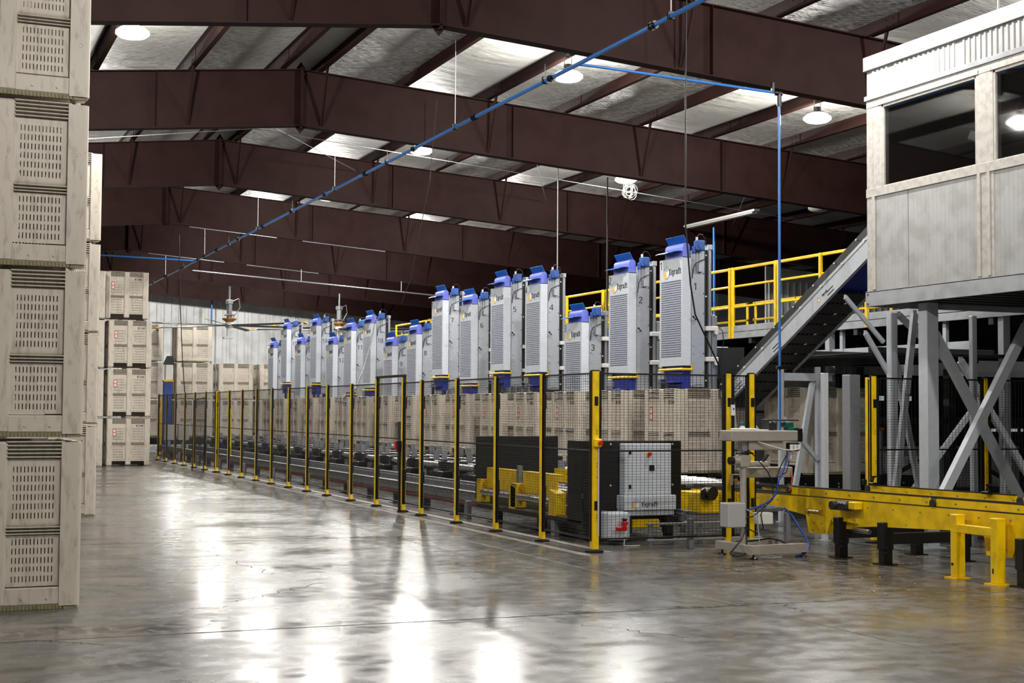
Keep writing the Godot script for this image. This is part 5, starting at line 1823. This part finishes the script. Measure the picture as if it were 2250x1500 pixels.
# ---------------------------------------------------------------- the dim area under the mezzanine
func dark_side() -> void:
	column("white_column", "pale square column just right of the steep conveyor", Vector3(11.32, 0, -15.2), 0.1, 2.76, M.white_frame)
	column("white_column", "pale square column at the far right behind the mesh", Vector3(12.57, 0, -15.2), 0.075, 2.76, M.white_frame)
	column("dark_column", "dark grey column between the trestle and the yellow front posts", Vector3(10.78, 0, -15.3), 0.16, 1.98, M.galvanised)
	column("slim_post", "slim grey post on the floor behind the conveyor's yellow drop box", Vector3(10.05, 0, -14.8), 0.07, 1.98, M.white_frame)
	braces([[Vector3(11.28, 2.72, -14.7), Vector3(10.95, 0.3, -14.7), 0.075, "pale brace slanting steeply left of the thick cabin leg"],
		[Vector3(11.42, 2.74, -15.2), Vector3(12.3, 2.06, -15.2), 0.07, "pale knee brace from the white column up under the cabin"],
		[Vector3(11.37, 2.3, -15.25), Vector3(11.75, 0.6, -15.25), 0.07, "pale brace slanting right of the white column behind the mesh"],
		[Vector3(12.3, 2.66, -15.9), Vector3(12.95, 2.0, -15.9), 0.06, "thin pale knee brace under the mezzanine beam"],
		[Vector3(10.96, 2.5, -15.25), Vector3(11.32, 1.98, -15.25), 0.055, "thin pale knee brace left of the white column"],
		[Vector3(12.7, 2.2, -15.6), Vector3(14.0, 0.4, -15.6), 0.08, "dim brace falling right behind the mesh at the frame edge"],
		[Vector3(13.6, 1.8, -16.2), Vector3(12.4, 0.5, -16.2), 0.07, "dim brace rising right behind the mesh near the floor"]])
	# bins waiting in the shade on a black chain conveyor
	bin(false, "shaded vented bin standing behind the trestle under the steep conveyor", Vector3(12.5, 0.62, -18.55), 0.0, "")
	var cv := thing("chain_conveyor", "low black chain conveyor carrying the shaded bin", "conveyor", Vector3(11.4, 0, -17.85))
	var f := MB.new()
	f.cspan(Vector3(-0.4, 0.32, 0.0), Vector3(2.4, 0.61, 0.05), 0.006)
	f.cspan(Vector3(-0.4, 0.32, -1.4), Vector3(2.4, 0.61, -1.35), 0.006)
	f.cspan(Vector3(-0.3, 0.56, -1.3), Vector3(2.3, 0.6, -0.05), 0.006)
	part("frame", f, M.black, cv)
	var bo := MB.new()
	for k in 9: bo.tube(Vector3(-0.2 + 0.28 * k, 0.5, 0.05), Vector3(-0.2 + 0.28 * k, 0.5, 0.062), 0.014, 8)
	part("bolts", bo, M.galvanised, cv)
	for x: float in [0.0, 2.0]:
		var l := MB.new()
		l.cspan(Vector3(x, 0, -0.1), Vector3(x + 0.1, 0.34, 0.0), 0.005)
		l.cspan(Vector3(x, 0, -1.35), Vector3(x + 0.1, 0.34, -1.25), 0.005)
		part("leg", l, M.galvanised, cv)
	# a robot-like stacking frame in the gloom
	var rb := thing("stacking_frame", "dim grey stacking machine frame behind the right-hand mesh", "machine", Vector3(12.2, 0, -18.6))
	var p := MB.new()
	for x: float in [0.9, 2.6, 4.2]:
		p.cspan(Vector3(x, 0, 0), Vector3(x + 0.14, 2.2, 0.14), 0.006)
	p.cspan(Vector3(0.9, 1.35, 0.02), Vector3(4.34, 1.45, 0.1), 0.005)
	p.cspan(Vector3(0.9, 1.05, 0.02), Vector3(4.34, 1.12, 0.1), 0.005)
	for k in 9: p.cspan(Vector3(1.2 + k * 0.35, 1.12, 0.04), Vector3(1.24 + k * 0.35, 1.35, 0.08), 0.003)
	part("frame", p, M.dark_guard, rb)
	var br := MB.new()
	br.bar(Vector3(1.0, 0.3, 0.05), Vector3(2.6, 1.0, 0.05), 0.07, 0.05)
	br.bar(Vector3(2.7, 1.0, 0.05), Vector3(4.2, 0.25, 0.05), 0.07, 0.05)
	part("bracing", br, M.dark_guard, rb)
	var pn := MB.new()
	for k in 4: pn.cspan(Vector3(1.1 + k * 0.85, 0.35, -0.4), Vector3(1.85 + k * 0.85, 1.0, -0.36), 0.01)
	part("side_panel", pn, M.white_plastic, rb)
	var cl := MB.new()
	cl.tube(Vector3(1.0, 0.1, 0.35), Vector3(1.0, 1.5, 0.35), 0.05, 14)
	cl.tube(Vector3(1.18, 0.1, 0.3), Vector3(1.18, 1.25, 0.3), 0.06, 14)
	part("ram", cl, M.aluminium, rb)
	var cp := MB.new()
	cp.cspan(Vector3(0.94, 1.5, 0.3), Vector3(1.06, 1.56, 0.4), 0.01)
	cp.cspan(Vector3(1.12, 1.25, 0.24), Vector3(1.24, 1.3, 0.36), 0.01)
	part("ram_cap", cp, M.gold_brown, rb)
	var so := thing("sorting_machine", "black sorting machine bulk in the dark under the mezzanine", "machine", Vector3(14.8, 0, -22.5))
	var s := MB.new()
	s.cspan(Vector3(0, 0.4, -6.0), Vector3(5.5, 1.5, 1.5), 0.05)
	s.cspan(Vector3(0.4, 1.5, -5.0), Vector3(5.0, 2.2, 0.5), 0.05)
	part("casing", s, M.black, so)
	var s2 := MB.new()
	for k in 3: s2.cspan(Vector3(0.4 + 0.6 * k, 1.74, 0.5), Vector3(0.8 + 0.6 * k, 1.82, 0.52), 0.005)
	for k in 3: s2.cspan(Vector3(2.6 + 0.6 * k, 1.2, 1.5), Vector3(3.05 + 0.6 * k, 1.25, 1.52), 0.005)
	part("screen", s2, M.tube_glow, so)
	var s3 := MB.new()
	for k in 4: s3.cspan(Vector3(0.1 + 1.6 * k, 0, 1.3), Vector3(0.25 + 1.6 * k, 0.4, 1.45), 0.006)
	part("leg", s3, M.dark_guard, so)

# ---------------------------------------------------------------- the far end of the hall
func far_end() -> void:
	var c := thing("cross_conveyor", "dark roller conveyor across the far end carrying stacked bins", "conveyor", Vector3(6.6, 0, -51.35))
	var f := MB.new()
	f.cspan(Vector3(0, 0.3, 0), Vector3(7.5, 0.53, 0.06), 0.008)
	f.cspan(Vector3(0, 0.3, -1.5), Vector3(7.5, 0.53, -1.44), 0.008)
	part("side_frame", f, M.black, c)
	for k in 20:
		var r := MB.new()
		r.tube(Vector3(0.2 + k * 0.37, 0.52, -1.44), Vector3(0.2 + k * 0.37, 0.52, 0), 0.04, 8)
		part("roller", r, M.chrome, c)
	var lg := MB.new()
	for k in 6:
		for z: float in [-1.45, -0.05]: lg.cspan(Vector3(0.1 + k * 1.4, 0, z), Vector3(0.2 + k * 1.4, 0.32, z + 0.1), 0.005)
	part("leg", lg, M.galvanised, c)
	var bl := thing("blue_column", "tall blue machine column with a yellow top edge at the far end", "machine", Vector3(7.72, 0, -49.2))
	var b := MB.new()
	b.cspan(Vector3(0, 0.0, -0.3), Vector3(0.26, 2.4, 0), 0.01)
	part("casing", b, M.deep_blue, bl)
	var y := MB.new()
	y.cspan(Vector3(-0.02, 2.4, -0.32), Vector3(0.3, 2.46, 0.02), 0.008)
	part("cap", y, M.yellow, bl)
	var w := thing("wrapped_load", "white wrapped pack with a black hood on top of the blue column", "pack", Vector3(7.78, 2.46, -49.3))
	var q := MB.new()
	q.cspan(Vector3(-0.02, 0.0, -0.2), Vector3(0.24, 0.52, 0.0), 0.03)
	part("pack", q, M.white_plastic, w)
	var q2 := MB.new()
	q2.prism([Vector2(-0.06, 0.52), Vector2(0.28, 0.52), Vector2(0.24, 0.8), Vector2(0.06, 0.8)], Vector3(0, 0, -0.25), Vector3.RIGHT, Vector3.UP, Vector3(0, 0, 0.25))
	part("hood", q2, M.black, w)
	for p in [[7.49, -48.4, "left of the blue column"], [8.25, -41.0, "behind the aisle mesh before the last bins"]]:
		var yp := thing("curtain_post", "flat yellow light-curtain post %s" % p[2], "post", Vector3(p[0], 0, p[1]))
		var m := MB.new()
		m.cspan(Vector3(-0.05, 0.02, -0.03), Vector3(0.05, 1.86, 0.03), 0.006)
		part("tube", m, M.yellow, yp)
		var m2 := MB.new()
		m2.cspan(Vector3(-0.07, 0, -0.07), Vector3(0.07, 0.02, 0.07), 0.004)
		part("foot", m2, M.black, yp)
	var sb := thing("switch_cabinet", "small grey switch cabinets side by side behind the far fence posts", "cabinet", Vector3(7.25, 0.55, -46.0))
	for k in 2:
		var m := MB.new()
		m.cspan(Vector3(k * 0.42, 0, -0.2), Vector3(k * 0.42 + 0.34, 0.5, 0), 0.01)
		part("case", m, M.box_grey, sb)
		var m2 := MB.new()
		m2.cspan(Vector3(k * 0.42 + 0.12, -0.55, -0.14), Vector3(k * 0.42 + 0.2, 0, -0.06), 0.004)
		part("leg", m2, M.galvanised, sb)
	# high-volume ceiling fans
	var fan := make_fan("large slow ceiling fan with grey blades before the far white wall", Vector3(9.75, 4.3, -48.8), 0.12)
	var f2 := dup(fan, "ceiling_fan", "large slow ceiling fan half hidden behind the filling heads", Vector3(14.4, 4.45, -52.0), 0.5)
	f2.rotation.y = 0.5

func make_fan(label: String, at: Vector3, turn: float) -> Node3D:
	var t := thing("ceiling_fan", label, "fan", at, turn)
	var m := MB.new()
	m.tube(Vector3(0, 0.05, 0), Vector3(0, 0.75, 0), 0.09, 14)
	m.cspan(Vector3(-0.14, 0.32, -0.14), Vector3(0.14, 0.36, 0.14), 0.01)
	m.cspan(Vector3(-0.1, 0.7, -0.1), Vector3(0.1, 0.85, 0.1), 0.02)
	part("motor", m, M.galvanised, t)
	var g := MB.new()
	g.lathe([Vector2(0.1, 0.1), Vector2(0.24, 0.2), Vector2(0.24, 0.23), Vector2(0.1, 0.23)], 16)
	part("hub_cover", g, M.gold_brown, t)
	var h := MB.new()
	h.lathe([Vector2(0, -0.1), Vector2(0.12, -0.08), Vector2(0.16, 0.0), Vector2(0.12, 0.1), Vector2(0, 0.1)], 16)
	h.tube(Vector3(-0.05, -0.42, 0), Vector3(-0.05, -0.08, 0), 0.03, 10)
	h.cspan(Vector3(-0.2, -0.45, -0.08), Vector3(0.12, -0.38, 0.08), 0.01)
	part("hub", h, M.white_plastic, t)
	var d := MB.new()
	d.tube(Vector3(0.0, 0.8, 0), Vector3(0, 1.3, 0), 0.03, 8)
	d.path([Vector3(0.1, 0.8, 0), Vector3(0.3, 0.9, 0.05), Vector3(0.35, 0.6, 0.05), Vector3(0.12, 0.25, 0.02)], 0.012, 6)
	part("drop_rod", d, M.galvanised, t)
	for k in 6:
		var a := TAU * k / 6
		var r := Vector3(cos(a), 0, sin(a))
		var s := Vector3(-sin(a), 0.25, cos(a)).normalized()
		var b := MB.new()
		var nn := r.cross(s)
		b.cbox(r * 1.65, Vector3(3.0, 0.16, 0.02), 0.006, Basis(r, s, nn))
		part("blade", b, M.dark_guard, t)
		var tip := MB.new()
		tip.cbox(r * 3.2, Vector3(0.14, 0.2, 0.03), 0.01, Basis(r, s, nn))
		part("blade_tip", tip, M.yellow, t)
	return t

# ---------------------------------------------------------------- pipes, conduits, cables, bracing rods
func run_line(called: String, label: String, cat: String, pts: Array, r: float, m: Material, seg := 8) -> Node3D:
	var t := thing(called, label, cat, pts[0])
	var b := MB.new()
	var q := []
	for p in pts: q.append(p - pts[0])
	b.path(q, r, seg)
	part("line", b, m, t)
	return t

func pipes_and_cables() -> void:
	var PX_ := 7.82
	var y := 5.95
	var t := run_line("air_pipe", "blue compressed-air pipe running the length of the hall under the rafters", "pipe", [Vector3(PX_, y, -6), Vector3(PX_, y, -59.8)], 0.027, M.pipe_blue, 12)
	for k in 18:
		var z := -9.0 - k * 2.9
		var c := MB.new()
		c.tube(Vector3(0, 0, z + 0.0), Vector3(0, 0, z + 0.14), 0.042, 12)
		c.tube(Vector3(0, 0, z + 0.02), Vector3(0, 0, z + 0.04), 0.05, 12)
		c.tube(Vector3(0, 0, z + 0.1), Vector3(0, 0, z + 0.12), 0.05, 12)
		part("coupling", c, M.black_plastic, t)
	for k in 13:
		var z := -7.4 - k * 3.55 + 6
		var h := MB.new()
		var top := roof_top(PX_) + 0.2
		h.tube(Vector3(0, 0.02, z), Vector3(0, (roof_bottom(PX_) if k % 2 else top) - y, z), 0.006, 6)
		part("hanger_rod", h, M.cable_white, t)
		var cl := MB.new()
		cl.cspan(Vector3(-0.045, -0.04, z - 0.02), Vector3(0.045, 0.06, z + 0.02), 0.01)
		part("hanger_clip", cl, M.black_plastic, t)
	var d := run_line("air_drop", "blue air pipe branching right under the first rafter and dropping to the print stand", "pipe", [Vector3(PX_, y, -17.0), Vector3(8.2, y - 0.02, -16.95), Vector3(10.78, 5.83, -16.95), Vector3(10.8, 5.75, -16.95), Vector3(10.8, 1.2, -16.95)], 0.018, M.pipe_blue, 10)
	var e := MB.new()
	e.tube(Vector3(2.9, -0.12, 0.05), Vector3(3.02, -0.125, 0.05), 0.036, 10)
	e.tube(Vector3(2.98, -0.3, 0.05), Vector3(2.98, -0.12, 0.05), 0.034, 10)
	e.cspan(Vector3(2.86, -0.12, 0.03), Vector3(2.9, 0.02, 0.07), 0.005)
	part("elbow", e, M.black_plastic, d)
	var e2 := MB.new()
	e2.cspan(Vector3(2.93, -3.86, 0.02), Vector3(3.09, -3.82, 0.09), 0.005)
	part("clamp", e2, M.black_plastic, d)
	run_line("air_pipe", "blue branch air pipe crossing left under the fifth rafter", "pipe", [Vector3(PX_, y, -44.3), Vector3(-6, y + 0.2, -44.3)], 0.026, M.pipe_blue)
	run_line("air_drop", "thin blue pipe falling behind the yellow mezzanine rails", "pipe", [Vector3(15.6, 5.4, -27.0), Vector3(15.6, 2.9, -27.0)], 0.03, M.pipe_blue)
	run_line("wall_pipe", "thin blue pipe turning down on the far white wall", "pipe", [Vector3(6.5, 6.25, -60.45), Vector3(11.25, 6.25, -60.45), Vector3(11.35, 6.15, -60.45), Vector3(11.35, 3.0, -60.45)], 0.035, M.pipe_blue)
	var cz := -45.3
	var cd := run_line("conduit", "long pale steel conduit slung beneath the far rafters", "conduit", [Vector3(7.9, 5.75, cz), Vector3(20.0, 5.0, cz)], 0.025, M.aluminium)
	for x: float in [3.4, 6.7, 10.2]:
		var h := MB.new()
		h.tube(Vector3(x, -0.06 * x, 0), Vector3(x, roof_bottom(7.9 + x) - 5.75, 0), 0.012, 6)
		part("hanger_rod", h, M.cable_white, cd)
	for k in 4:                                          # conduits below rafters, bright edges
		var z := rafter_z(3 if k < 2 else 4) + 0.16
		var x0 := 6.6 + (k % 2) * 3.0
		run_line("conduit", "pale conduit strapped under the %s rafter, %s" % [ORD[3 if k < 2 else 4], ["ridge end", "farther out"][k % 2]], "conduit", [Vector3(x0, roof_bottom(x0) - 0.04, z), Vector3(x0 + 2.3, roof_bottom(x0 + 2.3) - 0.04, z)], 0.013, M.aluminium)
	# fluorescent fitting off in the right bay
	# hanging cables
	run_line("power_cable", "black twisted cable hanging from the roof to the first filling head", "cable", [Vector3(9.35, 7.2, -16.9), Vector3(9.36, 5.6, -16.95), Vector3(9.42, 3.95, -17.05), Vector3(9.52, 3.2, -17.1), Vector3(9.62, 2.8, -17.15), Vector3(9.9, 2.45, -17.3), Vector3(10.12, 2.15, -17.4), Vector3(10.2, 1.95, -17.5)], 0.011, M.cable_black)
	run_line("thin_cable", "thin dark cable hanging from the second rafter towards the middle filling heads", "cable", [Vector3(8.35, 6.9, -24.0), Vector3(8.3, 5.5, -24.2), Vector3(8.1, 3.8, -24.6), Vector3(8.0, 3.4, -24.8)], 0.006, M.cable_black)
	run_line("power_cable", "black cable sagging from filling head ten down to the aisle fence", "cable", [Vector3(10.7, 3.85, -35.2), Vector3(9.6, 3.0, -32.0), Vector3(8.2, 2.3, -27.8), Vector3(7.0, 1.86, -24.2), Vector3(6.86, 1.7, -23.9), Vector3(6.86, 0.9, -23.85)], 0.012, M.cable_black)
	run_line("power_cable", "black cable hanging from the far roof into the back of the fence", "cable", [Vector3(6.6, 6.2, -40.0), Vector3(6.75, 4.3, -40.5), Vector3(6.95, 2.9, -41.2), Vector3(7.1, 1.95, -41.6), Vector3(7.1, 1.0, -41.6)], 0.012, M.cable_black)
	run_line("pendant_rod", "thin pale rod hanging down beside filling head four", "rod", [Vector3(11.1, 6.6, -25.0), Vector3(11.1, 3.95, -25.0)], 0.01, M.cable_white)
	run_line("pendant_rod", "dark thin rod hanging between heads four and two", "rod", [Vector3(13.1, 6.3, -27.0), Vector3(13.1, 3.2, -27.0)], 0.02, M.dark_grey)
	run_line("pendant_rod", "thin pale rod rising from the cabin roof to the purlins", "rod", [Vector3(11.1, 5.7, -12.95), Vector3(11.1, 6.9, -12.95)], 0.012, M.cable_white)
	# coiled cable under the right-hand lamp
	var co := thing("cable_coil", "loose coil of pale cable hanging under the lamp beyond the second rafter", "cable", Vector3(13.9, 6.2, -27.6))
	var rnd := RandomNumberGenerator.new(); rnd.seed = 3
	for k in 9:
		var c := MB.new()
		var pts := []
		var r := rnd.randf_range(0.09, 0.17)
		var off := Vector3(rnd.randf_range(-0.05, 0.05), rnd.randf_range(-0.1, 0.02), rnd.randf_range(-0.05, 0.05))
		var tw := rnd.randf_range(-0.7, 0.7)
		for j in 21:
			var a := TAU * j / 20
			pts.append(off + Vector3(cos(a) * r * cos(tw), sin(a) * r * 1.1, cos(a) * r * sin(tw)))
		c.path(pts, 0.006, 5)
		part("loop", c, M.cable_white, co)
	# roof bracing rods
	var rods := [[Vector3(-5, 5.9, -31.2), Vector3(6.0, 6.9, -27.9), "from the left eave to the ridge beyond the second rafter"], [Vector3(6.0, 6.9, -27.9), Vector3(19.0, 5.9, -28.6), "from the ridge out to the right beyond the second rafter"], [Vector3(4.2, 6.95, -24.6), Vector3(9.0, 6.8, -31.3), "diagonally across the bay beyond the second rafter at the ridge"], [Vector3(10.3, 6.75, -24.6), Vector3(13.6, 6.4, -31.3), "diagonally across the bay by the lamps of the right rows"], [Vector3(15.2, 6.35, -24.6), Vector3(18.6, 6.1, -31.3), "diagonally across the bay at the far right"]]
	for r in rods: run_line("bracing_rod", "thin roof bracing rod %s" % r[2], "rod", [r[0], r[1]], 0.006, M.galvanised, 6)
	var ft := thing("strip_light", "unlit pair of fluorescent tubes below the roof at the far right", "light fitting", Vector3(17.2, 5.95, -29.5))
	var f := MB.new()
	f.cspan(Vector3(-0.08, 0.0, -1.6), Vector3(0.08, 0.05, 1.6), 0.01)
	part("tray", f, M.white_plastic, ft)
	for x: float in [-0.05, 0.05]:
		var f2 := MB.new()
		f2.tube(Vector3(x, -0.02, -1.5), Vector3(x, -0.02, 1.5), 0.018, 8)
		part("tube", f2, M.lamp_off, ft)
